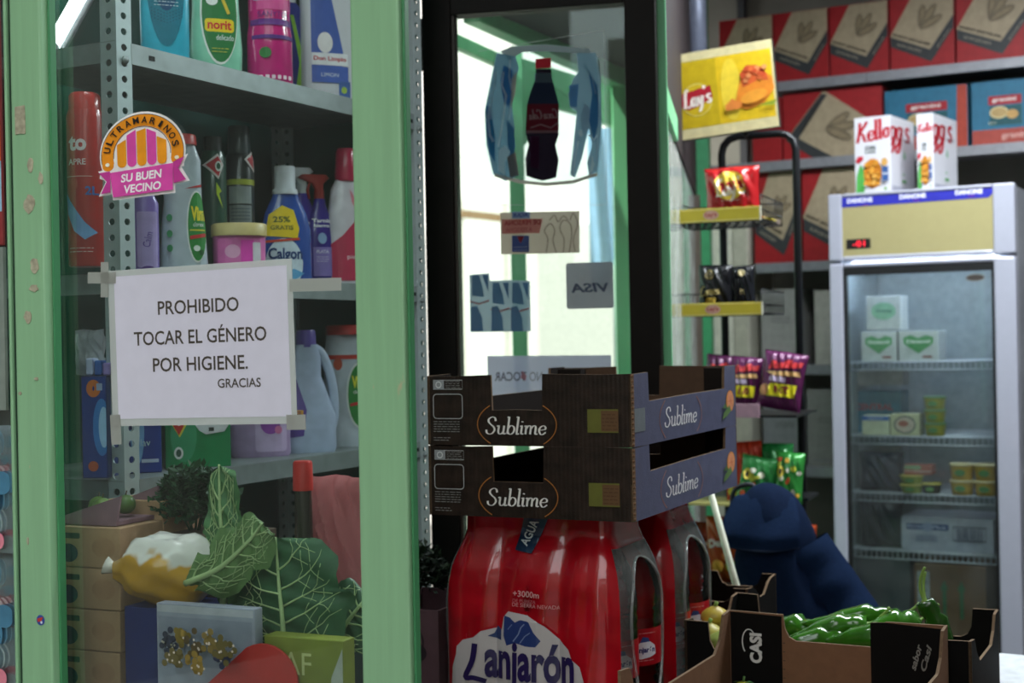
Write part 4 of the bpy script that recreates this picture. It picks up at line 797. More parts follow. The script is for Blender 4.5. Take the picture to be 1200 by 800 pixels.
def s3(D, f):
    D.poly(K(f, [(550,322),(573,320),(574,329),(597,328),(621,329),(622,388),(551,389)]), '#94aabc')
    for k, (x, y0) in enumerate(((551, 322), (575, 331), (598, 331))):
        D.poly(K(f, [(x+2,y0),(x+10,y0),(x+14,y0+12),(x+16,y0+26),(x+2,y0+24)]), '#6c8aa8'); D.poly(K(f, [(x+14,y0),(x+21,y0),(x+21,y0+20)]), '#5c7ca0'); D.line(K(f, [(x,y0+31),(x+10,y0+34),(x+22,y0+30)]), .004, '#b0787e'); D.poly(K(f, [(x+1,388),(x+1,360),(x+8,358),(x+14,372),(x+15,388)]), '#6f8cac')
stick('can_sticker', 'blue-grey sticker of drink cans at the left of the dark door', 'sticker', 586, 355, s3, SF(.75, .04))
def s4(D, f):
    D.rrect(*f(664, 362), *f(718, 306.5), .006, '#8f8f9c'); D.text('VISA', *f(691, 337), .021, '#62687c', w=.085, bold=.03, shear=.15, flip=True)
stick('card_sticker', 'square grey payment card sticker reading VISA in reverse', 'sticker', 691, 335, s4, SF(.65, .03))
def s5(D, f):
    D.poly(K(f, [(571,417),(716,416),(717,486),(572,487)]), '#b4b6d2'); D.text('TOCAR', *f(598, 441), .021, '#74707e', w=.075, bold=.02, flip=True); D.text('NO', *f(628, 441), .021, '#8a868e', w=.03, flip=True); D.text('EL GENERO', *f(672, 441), .019, '#8c8c9e', w=.10, flip=True); D.poly(K(f, [(612,434),(617,440),(616,446),(610,443)]), '#c48a92')
stick('door_notice', 'lilac laminated notice with reversed wording behind the crates on the door', 'sign', 644, 450, s5, SF(.6, .05))
def s6(D, f):
    for P in ([(560,60),(708,35)], [(708,35),(711,240)], [(711,240),(563,240)]): D.line(K(f, P), .0012, '#c8d2d2')
stick('film_sheet', 'clear plastic sheet edge around the bottle sticker on the door', 'sheet', 636, 140, s6, SF(.5, .3))

# ------------------------------------------------------------------ outside, seen through the door
PG = mat('#78c894', .45, kind='weathered', var=.06)
gz = .90
t = thing('green_canopy_frame', 'green painted canopy frame in the street behind the glazed door', 'frame', (0, 0, 0))
def og(name, L):
    mb = MB()
    for p, q, w, h in L: mb.bar(p, q, w, h, PG)
    return mb.build(name, t, .003)
og('beam', [(at(552, 13, 3.9), at(742, 100, 4.95), .05, .06)]); og('beam', [(at(530, 47, 4.25), at(612, 84, 4.75), .03, .04)])
p = at(603, 60, 4.62); og('post', [((p.x, p.y, 0), p, .045, .05)]); p = at(725, 96, 4.85); og('post', [((p.x, p.y, 0), p, .055, .05)])
mb = MB(); Q = [at(592, 62, 4.66), at(722, 103, 4.92), at(722, 150, 4.92), at(700, 140, 4.88), at(650, 125, 4.78), at(592, 200, 4.66)]
mb.add(Q, [[0, 1, 2, 3, 4, 5]], PG); Q2 = [q+Vector((-.01, .03, 0)) for q in Q]; mb.add(Q2, [[5, 4, 3, 2, 1, 0]], PG); mb.add(Q+Q2, [(i, (i+1) % 6, 6+(i+1) % 6, 6+i) for i in range(6)], PG); mb.build('fascia', t)
DK = mat('#2c3236', .8, kind='canopy cloth'); mb = MB(); A = [at(556, 12, 3.92), at(742, 97, 4.96), Vector((.60, 4.9, 2.31)), Vector((.33, 3.45, 2.31)), Vector((-.1, 3.42, 2.31))]; A = [Vector((q.x-(.06 if i < 2 else 0), q.y, 2.315)) for i, q in enumerate(A)]; B = [q+UZ*.04 for q in A]
mb.add(A, [list(range(5))], DK); mb.add(B, [list(range(5))], DK); mb.add(A+B, [(i, (i+1) % 5, 5+(i+1) % 5, 5+i) for i in range(5)], DK); mb.build('canopy_cloth', t)
pb = at(706, 330, 6.0); t2 = thing('blue_banner', 'pale blue cloth banner hanging from a pole in the street beyond the door', 'banner', (pb.x, pb.y, 0)); zt_ = zat(706, 150, 6); 
MB().grid(lambda u, v: Vector(((u-.5)*.10, .012*sin(9*u+3*v), zat(706, 340, 6)+(zt_-zat(706, 340, 6))*v)), 12, 14, mat('#86aed0', .7, kind='cloth')).build('cloth', t2); MB().tube([(.055, .01, 0), (.055, .01, zt_+.05)], .012, mat('#9ab0a4', .5), 8).build('pole', t2)
# the street: pale house front opposite, the building behind the viewer, and an added sun blocker on the left
fc = bpy.data.objects.new('street_house', None); C.objects.link(fc); fc.location = (0, 11, 0); tag(fc, 'sunlit white house front across the street beyond the door', 'building')
MB().box((-5, 0, 0), (3.5, .5, 6), mat('#efeae0', .9, kind='render', bump=.2, scale=4, var=.03)).build('wall', fc)
for x in (-1.4, .2): 
    MB().box((x, -.05, .9), (x+.7, .0, 2.3), mat('#c9c6bc', .6)).build('shutter', fc, .01); MB().box((x-.06, -.09, .82), (x+.76, 0, .9), mat('#d8d2c4', .8)).build('sill', fc)
q = at(540, 250, 9.5); q2 = at(592, 256, 9.5); t = thing('wooden_rail', 'thin brown rail across the bright street seen left in the door glass', 'rail', (q.x, 9.5, 0)); MB().bar((0, 0, q.z), (q2.x-q.x, 0, q2.z), .03, .05, mat('#9a7a58', .8)).build('rail', t); MB().bar((0, .03, 0), (0, .03, q.z+.1), .04, .04, mat('#d8d2c4', .8)).build('post', t); MB().bar((q2.x-q.x, .03, 0), (q2.x-q.x, .03, q2.z+.1), .04, .04, mat('#d8d2c4', .8)).build('post', t)
sb = MB(); sb.box((-5.5, -7, 0), (-4.2, 5.2, 8.5), mat('#4d4943', .9, kind='render', scale=3)); o = sb.build('sun_blocker'); tag(o, 'added tall plain block on the left, unseen, keeping the sun off the shop', 'building')  # added unseen block: shades the shop and greys the pane's reflections
sb = MB(); sb.box((-4.0, -9, 0), (4, -7.5, 4.5), mat('#948a7c', .9, kind='render', scale=3)); o = sb.build('opposite_building'); tag(o, 'plain building behind the viewer across the pavement, outside the picture', 'building')

# ------------------------------------------------------------------ glazed side wall of the shop
WA = Vector((DO.x+e1(DY).x*u3+.012, DO.y+e1(DY).y*u3+.02, 0)); WB = bk(-.30, .02); wd = WB-WA; WL = wd.length; wy = math.degrees(math.atan2(wd.y, wd.x))
def wobj(mb, name): o = mb.build(name, None, .002); o.location = WA; o.rotation_euler = (0, 0, radians(wy)); return struct(o)
z1_ = zat(782, 150, 3.5); z2_ = zat(782, 121, 3.5)
mb = MB(); mb.box((0, -.012, 0), (.016, .03, 2.95), PG); wobj(mb, 'trim_5')
mb = MB(); mb.box((.016, -.01, z1_), (.55, .03, z2_), PG); wobj(mb, 'trim_6')
mb = MB(); mb.box((.016, -.005, z2_), (WL, .025, 2.95), mat('#221a1c', .7)); mb.box((.55, -.005, z1_), (WL, .025, z2_), mat('#221a1c', .7)); wobj(mb, 'wall_header')
mb = MB(); mb.box((.016, .0, .7), (WL-.3, .006, z1_), glassy('#d4ecdc', .8, .0, 'window glass', dirt_haze=.28)); wobj(mb, 'window_3')
mb = MB(); mb.box((.016, -.01, 0), (WL, .03, .7), DGREEN); wobj(mb, 'wall_side')
mb = MB(); mb.box((WL-.62, -.02, 0), (WL-.55, .03, z1_), mat('#4a4038', .6)); wobj(mb, 'trim_7')
mb = MB(); mb.box((WL-.42, -.05, 0), (WL-.02, .03, 2.95), mat('#2f7c50', .5)); wobj(mb, 'trim_8')
for k, (px, r_, c_) in enumerate(((806, .028, '#4a4e5c'), (817, .035, '#7d8498'))):
    q = at(px, 60, 5.0); mb = MB(); mb.tube([(q.x, q.y, 2.2), (q.x, q.y, 2.95)], r_, mat(c_, .4, .3), 12); o = mb.build('downpipe'); tag(o, ['thin dark grey pipe at the top corner above the yellow crisps sign', 'thicker bluish grey pipe at the top corner above the yellow crisps sign'][k], 'pipe')
# small things on the side wall
q = at(782, 368, 3.45)
def bkm(px, py): return pmap(BO, YB)(px, py)
# ------------------------------------------------------------------ back shelving with cartons
CREAM = mat('#c6c4b4', .6, kind='paint', scale=6)
us = [bkm(905, 97)[1], bkm(905, 189)[1], bkm(905, 308)[1], bkm(905, 428)[1], bkm(905, 546)[1], .25]
bs_ = thing('shelving_unit', 'grey wall shelving carrying red cartons behind the fridge', 'shelf', BO, YB)
SHM = mat('#8f9096', .45, .3, kind='enamel')
for k, z in enumerate(us):
    x0 = -.24 if k < 2 else -.06
    mb = MB()
    mb.box((x0, -.01, z-.038), (.39, .005, z), SHM); mb.box((x0, .005, z-.006), (.39, .40, z), SHM); mb.build('shelf_board', bs_, .002)
    mb = MB(); mb.box((.393, -.01, z-.038), (1.7, .005, z), SHM); mb.box((.393, .005, z-.006), (1.7, .40, z), SHM); mb.build('shelf_board', bs_, .002)
for x in (-.24, .39, 1.02, 1.66): MB().box((x, .36, 0), (x+.03, .40, 2.93), mat('#3a3c40', .5)).build('upright', bs_)
mb = MB(); mb.box((-.255, .02, 0), (-.098, .33, us[2]+.25), CREAM); mb.box((-.255, .012, .05), (-.165, .02, us[2]+.24), mat('#d6d4c4', .5)); mb.box((-.160, .012, .05), (-.10, .02, us[2]+.24), mat('#bcb9a8', .5))
o = mb.build('cream_cupboard', None, .003, BO, YB); tag(o, 'narrow cream cupboard at the left end of the wall shelving', 'cupboard')
RED = mat('#9c1f24', .5, kind='card'); BEI = '#a8987e'; DGY = '#36393b'
def mussel(D, cx, cy, s, rot, h='#5c5144'):
    for k, (a, l) in enumerate(((rot+.5, 1.0), (rot, 1.15), (rot-.55, 1.0))):
        x = cx+cos(a)*s*.55*l; y = cy+sin(a)*s*.55*l
        D.ell(x, y, s*.62*l, s*.2, '#948468', a); D.ring(x, y, s*.62*l, s*.2, s*.05, h, rot=a); D.ring(x, y, s*.5*l, s*.1, s*.03, h, rot=a)
def clampD(D, w, h):
    def clip(P, ax, lim, sg):
        out = []
        for i in range(len(P)):
            a, b = P[i], P[(i+1) % len(P)]; ia = sg*(a[ax]-lim) <= 0; ib = sg*(b[ax]-lim) <= 0
            if ia: out.append(a)
            if ia != ib: t = (lim-a[ax])/(b[ax]-a[ax]); out.append((a[0]+(b[0]-a[0])*t, a[1]+(b[1]-a[1])*t))
        return out
    new = []
    for vs, fs, c, k in D.items:
        V = []; Fs = []
        for f in fs:
            P = [vs[i] for i in f]
            for ax, lim, sg in ((0, .002, -1), (0, w-.002, 1), (1, .002, -1), (1, h-.002, 1)):
                P = clip(P, ax, lim, sg) if len(P) > 2 else []
            if len(P) > 2: Fs.append(list(range(len(V), len(V)+len(P)))); V += P
        if Fs: new.append((V, Fs, c, k))
    D.items = new
def d_sj(var):
    def d(D, w, h):
        if var == 0:
            D.poly([(0, .34*h), (0, .48*h), (.62*w, .25*h), (w, .70*h), (w, .52*h), (.64*w, .08*h)], DGY)
            D.poly([(0, .48*h), (.62*w, .25*h), (w, .70*h), (w, 1.1*h), (.42*w, 1.1*h)], BEI)
            mussel(D, .50*w, .56*h, .30*w, 1.0); an = -math.atan2(.21*h, .62*w)
            D.text('SAINT JACQUES', .34*w, .405*h, .045*h, '#2c2620', w=.62*w, bold=.04, rot=an); D.text('SURGELEES', .3*w, .30*h, .035*h, '#a39a88', w=.4*w, rot=an); D.text('produit', .84*w, .38*h, .035*h, '#a39a88', w=.32*w, rot=math.atan2(.44*h, .38*w))
        else:
            D.poly([(.05*w, .35*h), (.42*w, 1.0*h), (w, .38*h), (.72*w, .0), (.5*w, .0)], BEI); D.poly([(.03*w, .3*h), (.4*w, .95*h), (.46*w, .93*h), (.16*w, .32*h), (.52*w, .0), (.32*w, 0)], DGY)
            mussel(D, .46*w, .42*h, .22*w, .1); D.text('SAINT JACQUES', .29*w, .62*h, .05*h, '#2c2620', w=.34*w, bold=.04, rot=1.0)
        clampD(D, w, h)
    return d
def bbox(label, pl, pr, row, h, m, dec, v=.03, group=None, name='seafood_carton', dp=.3):
    u0 = bkm(pl, 100 if row < 2 else 250)[0]; u1 = bkm(pr, 100 if row < 2 else 250)[0]; 
    return cbox(name, label, 'box', bk(u0, v, us[row]), YB, u1-u0-.004, dp, h, m, dec, group)
for k, (a, b) in enumerate(((841, 905), (905, 970), (971, 1041), (1042, 1119), (1120, 1206))):
    bbox('red seafood carton on the top shelf, '+['leftmost, above the yellow crisps sign', 'second from the left', 'third from the left', 'fourth from the left', 'rightmost at the picture edge'][k], a, b, 0, .275, RED, d_sj(0), group='red seafood cartons')
bbox('red seafood carton mostly hidden behind the yellow crisps sign on the second shelf', 878, 913, 1, .255, RED, None, group='red seafood cartons')
bbox('wide red seafood carton with a tilted beige panel on the second shelf', 914, 1032, 1, .265, RED, d_sj(1), group='red seafood cartons')
def d_gr(off):
    def d(D, w, h):
        D.rect(0, 0, w, h, '#2b6c8a'); D.rect(0, 0, w, .24*h, '#a5473c'); 
        if off == 0: D.poly([(.86*w, 0), (w, 0), (w, h), (.88*w, h)], '#a8402f')
        D.rrect(.26*w, .62*h, .76*w, .76*h, .004, '#a3222c'); D.text('granini', .5*w, .69*h, .075*h, '#e6dcd8', w=.36*w, bold=.03); D.rect(.28*w, .3*h, .76*w, .6*h, '#1e5258'); D.ell(.42*w, .5*h, .13*w, .085*h, '#b79b66'); D.ring(.42*w, .5*h, .13*w, .085*h, .004, '#e0cf9c'); D.ell(.62*w, .46*h, .09*w, .07*h, '#c29a5c'); D.text('granini', .66*w, .12*h, .12*h, '#cf9d94', w=.42*w, bold=.03); D.text('ECO', .32*w, .34*h, .04*h, '#c2c8b4')
        clampD(D, w, h)
    return d
TEAL = mat('#2a6580', .5, kind='card')
bbox('blue fruit juice carton with red side panel above the cereal packets', 1034, 1133, 1, .235, TEAL, d_gr(0), group='blue fruit juice cartons', name='juice_carton')
bbox('blue fruit juice carton at the right picture edge on the second shelf', 1136, 1216, 1, .235, TEAL, d_gr(1), group='blue fruit juice cartons', name='juice_carton')
bbox('red seafood carton on the third shelf behind the snack rack', 881, 936, 2, .36, RED, d_sj(0), group='red seafood cartons')
bbox('red seafood carton on the third shelf between the rack and the fridge', 938, 1012, 2, .36, RED, d_sj(0), group='red seafood cartons')
PALE = mat('#9c9c98', .7, kind='card'); PAL2 = mat('#878a8c', .7, kind='card')
def d_w(D, w, h): lum_lines(D, .3*w, .8*w, .62*h, .03*h, 3, '#6d6e6e', .004); D.rect(.02, .02, w-.02, .026, '#85868a')
bbox('pale grey carton behind the wire baskets on the fourth shelf', 884, 929, 3, .30, PALE, d_w, .06, 'pale grey cartons', 'storage_carton')
bbox('off-white carton beside the fridge on the fourth shelf', 948, 978, 3, .29, mat('#b0aea6', .7, kind='card'), None, .05, 'pale grey cartons', 'storage_carton')
bbox('grey carton behind the purple crisps on the fifth shelf', 884, 932, 4, .27, PAL2, d_w, .06, 'pale grey cartons', 'storage_carton')
bbox('grey carton tight against the fridge on the fifth shelf', 937, 985, 4, .30, mat('#8f8f8c', .7, kind='card'), d_w, .05, 'pale grey cartons', 'storage_carton')

# ------------------------------------------------------------------ glass-door fridge
FY = 29.5; FO = at(973, 400, 4.78); FO.z = 0; fm = pmap(FO, FY); FW = fm(1190, 300)[0]; FT = fm(973, 228)[1]
FD = .50
fg = thing('display_fridge', 'tall white fridge with a glass door and cream header', 'fridge', FO, FY)
FM = mat('#a4a6b4', .3, kind='enamel', coat=.3, var=.02); FMS = mat('#8e9098', .4, kind='enamel'); LIN = mat('#9aa4aa', .5)
u_l = fm(989, 400)[0]; u_r = fm(1166, 400)[0]; zs = fm(974, 308)[1]; zb_ = .30
mb = MB(); mb.box((0, .045, .06), (.03, FD, FT-.01), FMS); mb.box((FW-.03, .045, .06), (FW, FD, FT-.01), FMS); mb.box((.03, FD-.02, .06), (FW-.03, FD, FT-.01), LIN); mb.box((.03, .045, zs-.0), (FW-.03, FD-.02, zs+.03), LIN); mb.box((.03, .045, zb_), (FW-.03, FD-.02, zb_+.03), LIN); mb.box((.03, .045, FT-.03), (FW-.03, FD-.02, FT-.01), FMS)
mb.box((.03, .06, zb_+.03), (.032, FD-.02, zs), LIN); mb.box((FW-.032, .06, zb_+.03), (FW-.03, FD-.02, zs), LIN); mb.build('cabinet', fg, .003)
mb = MB(); mb.box((0, 0, zs+.005), (u_l, .045, FT), FM); mb.box((u_r, 0, zs+.005), (FW, .045, FT), FM); mb.box((u_l, 0, zs+.005), (u_r, .045, zs+.02), FM); mb.box((u_l, 0, FT-.012), (u_r, .045, FT), FM); mb.build('header_frame', fg, .006)
zs0, zs1 = zs+.02, FT-.012
MB().box((u_l, .006, zs0), (u_r, .04, zs1), mat('#a0976c', .35, kind='plastic', coat=.2, var=.02)).build('header_panel', fg)
f = fm; D = Decal(); D.poly(K(f, [(986,229.5),(1163,217),(1163,226),(1158,231),(986,243)]), '#2a2ca0')
for x, y in ((1007, 234.5), (1069, 229.5), (1135, 224.5)): D.text('DANONE', *f(x, y), .016, '#e6e6f4', w=.085, bold=.04)
for x, y in ((1010, 241), (1070, 235), (1135, 230)): D.rect(*f(x, y), *[a+b for a, b in zip(f(x, y), (.02, .003))], '#7a2c90')
D.build('brand_strip', fg, lambda u, v, o: (u, .0055-o, v))
D = Decal(); D.rect(*f(991.5, 292), *f(1019.5, 279), '#1a1818'); D.build('display', fg, lambda u, v, o: (u, .0055-o, v))
D = Decal(); D.text('-01', *f(1006, 285.3), .020, '#ff3348', w=.040, bold=.0); D.build('digits', fg, lambda u, v, o: (u, .0045-o, v), mf=lambda h: emis('#ff2038', 1.3))
mb = MB(); mb.box((0, .0, zb_+.0), (u_l, .04, zs-.004), FM); mb.box((u_r, 0, zb_), (FW, .04, zs-.004), FM); mb.box((u_l, 0, zs-.018), (u_r, .04, zs-.004), FM); mb.box((u_l, 0, zb_), (u_r, .04, zb_+.05), FM); mb.build('door_frame', fg, .006)
BK = mat('#121314', .6); mb = MB(); g_ = .008; mb.box((u_l, .004, zb_+.05), (u_l+g_, .036, zs-.018), BK); mb.box((u_r-g_, .004, zb_+.05), (u_r, .036, zs-.018), BK); mb.box((u_l+g_, .004, zs-.044), (u_r-g_, .036, zs-.018), BK); mb.box((u_l+g_, .004, zb_+.05), (u_r-g_, .036, zb_+.058), BK); mb.build('gasket', fg)
MB().box((u_l+g_, .012, zb_+.058), (u_r-g_, .018, zs-.044), glassy('#eef4f2', .6, .0, 'fridge glass', dirt_haze=.03)).build('door_glass', fg)
D = Decal(); D.ell(*f(1142, 325), .028, .010, '#3c3632'); D.ring(*f(1142, 325), .028, .010, .003, '#6e6a62'); D.build('oval_badge', fg, lambda u, v, o: (u, .0115-o, v))
mb = MB(); mb.box((.01, .02, .06), (FW-.01, .05, zb_-.01), mat('#4a4c50', .5)); [mb.box((.04, .012, .09+.03*i), (FW-.04, .02, .102+.03*i), mat('#77797e', .5)) for i in range(6)]; mb.build('base_grille', fg)
for x in (.04, FW-.07):
    for y in (.08, FD-.08): MB().tube([(x, y, 0), (x, y, .062)], .018, BK, 10).build('foot', fg)
WIRE = mat('#c2c8d2', .4, .2); shz = [fm(1100, y)[1] for y in (424, 514, 583, 652)]
for z in shz:
    mb = MB(); x0, x1 = .036, FW-.036
    for zz in (z, z-.026): mb.tube([(x0, .07, zz), (x1, .07, zz)], .0025, WIRE, 5)
    for y in [.10+.03*i for i in range(13)]: mb.tube([(x0, y, z), (x1, y, z)], .0016, WIRE, 4)
    k = 30
    for i in range(k+1): x = x0+(x1-x0)*i/k; mb.tube([(x, .07, z-.026), (x, .07, z), (x, FD-.03, z)], .0016, WIRE, 4)
    mb.build('wire_shelf', fg)
MB().tube([(.06, .07, zs-.014), (FW-.06, .07, zs-.014)], .008, emis('#dfeaff', 58), 8).build('inside_fill', fg)  # added glowing tube, hidden behind the gasket, to brighten the contents
z_bot = zb_+.031
def fin(pl, pr, y0, zi, dp, label, m, dec=None, v=.085, cat='box', name='food_pack', group=None, zoff=0):
    z = (shz[zi] if zi < 4 else z_bot)+.0025+zoff; P1 = FO+e2(FY)*v; mm = pmap(P1, FY); u0 = mm(pl, y0)[0]; u1_, zt_ = mm(pr, y0)
    return cbox(name, label, cat, P1+e1(FY)*u0+UZ*z, FY, u1_-u0, dp, zt_-z, m, dec, group)
PW = mat('#c4c8c6', .5, kind='card')
def d_h(D, w, h):
    D.poly([(.5*w, .25*h), (.12*w, .58*h), (.12*w, .78*h), (.3*w, .86*h), (.5*w, .76*h), (.7*w, .86*h), (.88*w, .78*h), (.88*w, .58*h)], '#4c9a5c'); D.text('Danacol', .5*w, .65*h, .12*h, '#e6efe4', w=.6*w, bold=.03); D.rect(.6*w, .1*h, .85*w, .17*h, '#7c3c30')
def d_h2(D, w, h): D.ell(.5*w, .55*h, .36*w, .26*h, '#8fc0a0'); D.text('Vivesoy', .5*w, .55*h, .13*h, '#4a7a70', w=.5*w, bold=.03)
fin(1009, 1050, 388, 0, .12, 'white yogurt pack with pale green heart, left on the upper fridge shelf', PW, d_h, group='yogurt packs with green hearts'); fin(1053, 1099, 387, 0, .12, 'white yogurt pack with red top edge and green heart, right on the upper fridge shelf', PW, d_h, group='yogurt packs with green hearts')
fin(1015, 1055, 346, 0, .10, 'white milk drink pack on top of the left yogurt pack', PW, d_h2, zoff=fm(1030, 388)[1]-shz[0]+.003, v=.09)
def d_b(D, w, h): D.text('CENTRAL', .5*w, .62*h, .16*h, '#a04c58', w=.7*w, bold=.04)
def d_p(D, w, h): D.rect(.0, .75*h, w-.0, .98*h, '#3c66a8'); D.text('ligera', .5*w, .86*h, .12*h, '#d8dce6', w=.5*w); 
def d_o(D, w, h): D.ring(.5*w, .5*h, .36*w, .38*h, .004, '#3c4c58'); D.ell(.5*w, .5*h, .33*w, .35*h, '#c9b8a8'); D.ell(.45*w, .55*h, .18*w, .14*h, '#a8685c')
fin(992, 1056, 458, 1, .10, 'blue dairy carton at the back of the second fridge shelf', mat('#4d7c94', .5), d_b, v=.20, name='dairy_carton')
fin(994, 1058, 432, 1, .09, 'white carton lying on the blue dairy carton', mat('#a9a5a6', .6), None, v=.205, zoff=fm(1030, 459)[1]-shz[1]+.012, name='dairy_carton')
fin(1010, 1042, 487, 1, .07, 'cream pack with blue lid band on the second fridge shelf', mat('#c2c4a8', .5), d_p); fin(1043.5, 1077, 485, 1, .07, 'cream pack with a round dish picture on the second fridge shelf', mat('#c4c2a0', .5), d_o)
def tub(label, px, y1_, y0_, zi, w, zoff, m, lid, v=.11, group='yellow tubs in the fridge', rib=True):
    P1 = FO+e2(FY)*v; mm = pmap(P1, FY); u0 = mm(px, y0_)[0]; z = shz[zi]+.0025+zoff; h = (y1_-y0_)*4.6/F
    t = thing('food_tub', label, 'tub', P1+e1(FY)*u0+UZ*z, FY, group)
    MB().loft([(0, w*.40, w*.40), (.003, w*.42, w*.42), (h*.86, w*.49, w*.49)], m, 2.6, 20).build('cup', t); MB().loft([(h*.86, w*.52, w*.52), (h*.97, w*.52, w*.52), (h*.98, w*.50, w*.50)], lid, 2.6, 20).build('lid', t)
    D = Decal(); D.ell(0, h*.45, w*.22, h*.2, '#5a8a4a'); D.build('label', t, lambda u, v_, o: (u, -w*.49-.001-o, v_)); return h*.98+.0005
YL = mat('#c8a02c', .35, kind='plastic'); GL_ = mat('#b8b8a4', .4); zo = 0
for k in range(3): zo += tub('yellow and green tub, %s of the slim stack on the second fridge shelf' % ['lowest', 'middle', 'topmost'][k], 1096, 509, 493, 1, .070, zo, mat('#a8a030', .35), mat('#4f7a48', .4))
for j, px in enumerate((1128, 1156)):
    zo = 0
    for k in range(2): zo += tub('%s yellow custard tub of the %s stack on the third fridge shelf' % (['lower', 'upper'][k], ['left', 'right'][j]), px, 583, 565 if k == 0 else 563, 2, .078, zo, YL, mat('#c9b98a', .4), .10)
zo = 0
for k in range(2): zo += tub('%s flat tub under the red packs on the third fridge shelf' % ['lower', 'upper'][k], 1069, 582, 571, 2, .075, zo, mat('#8f9a3a', .4), mat('#b8ab4c', .4), .10)
tub('single dark tub with yellow label between the custard stacks and red packs', 1092, 582, 569, 2, .06, 0, mat('#3a3a30', .4), mat('#b8ab4c', .4), .10)
fin(1059, 1092, 545, 2, .06, 'red and green chilled pack on the flat tubs', mat('#9a4434', .5), lambda D, w, h: (D.rect(.002, .55*h, w*.6, h-.002, '#7fa07a'), D.rect(.002, .3*h, w-.002, .38*h, '#c8c8c0')), zoff=zo+.001, v=.085)
fin(1000, 1056, 521, 2, .10, 'pair of grey-white cartons at the left of the third fridge shelf', mat('#9a9ca6', .5), None, v=.2, name='dairy_carton')
bag('plastic_bag', 'dark navy plastic bag of goods at the left of the third fridge shelf', 'bag', FO+e2(FY)*.13+e1(FY)*.13+UZ*(shz[2]+.003), FY, .15, .13, .07, mat('#2a2e40', .3, coat=.3, bump=.4), seed=31, crimp=False, wr=.01)
bag('plastic_bag', 'dark plastic bag of goods at the left of the fourth fridge shelf', 'bag', FO+e2(FY)*.14+e1(FY)*.125+UZ*(shz[3]+.003), FY, .15, .16, .07, mat('#262a34', .3, coat=.3, bump=.4), seed=37, crimp=False, wr=.01)
def d_x(D, w, h):
    D.rect(.06*w, .62*h, .52*w, .80*h, '#3a4a80'); D.ell(.29*w, .71*h, .055*w, .14*h, '#8f98b8'); D.text('Roxy', .16*w, .71*h, .1*h, '#a8b0cc', w=.17*w, bold=.04); D.text('Plus', .42*w, .71*h, .1*h, '#a8b0cc', w=.15*w, bold=.04); lum_lines(D, .16*w, .4*w, .42*h, .07*h, 3, '#6a7498', .004)
    D.line([(.57*w, .34*h), (.92*w, .34*h), (.92*w, .74*h), (.57*w, .74*h)], .004, '#3c4054', True); r = random.Random(1); x = .60*w
    while x < .89*w: q = r.uniform(.0012, .004); D.rect(x, .38*h, x+q, .70*h, '#4c5068'); x += q+r.uniform(.0015, .004)
fin(1056, 1164, 609, 3, .22, 'white carton with blue band and barcode on the fourth fridge shelf', mat('#a8acbc', .5), d_x, v=.10, name='dairy_carton')
def d_y(D, w, h):
    D.rect(.01, .55*h, .22*w, .92*h, '#a4acae'); lum_lines(D, .02*w+.005, .2*w, .8*h, .1*h, 3, '#6a7478', .004)
    for x in (.4, .64): D.rect(x*w, .42*h, (x+.05)*w, .75*h, '#2f6c44'); D.poly([((x-.03)*w, .73*h), ((x+.08)*w, .73*h), ((x+.025)*w, .84*h)], '#2f6c44')
fin(1071, 1155, 665, 4, .2, 'brown carton with green arrows at the bottom of the fridge', mat('#6e5236', .8, kind='kraft'), d_y, v=.10, name='brown_carton')
fin(990, 1066, 655, 4, .2, 'dark grey crate at the bottom left of the fridge', mat('#3c404a', .6), None, v=.12, name='dark_crate')
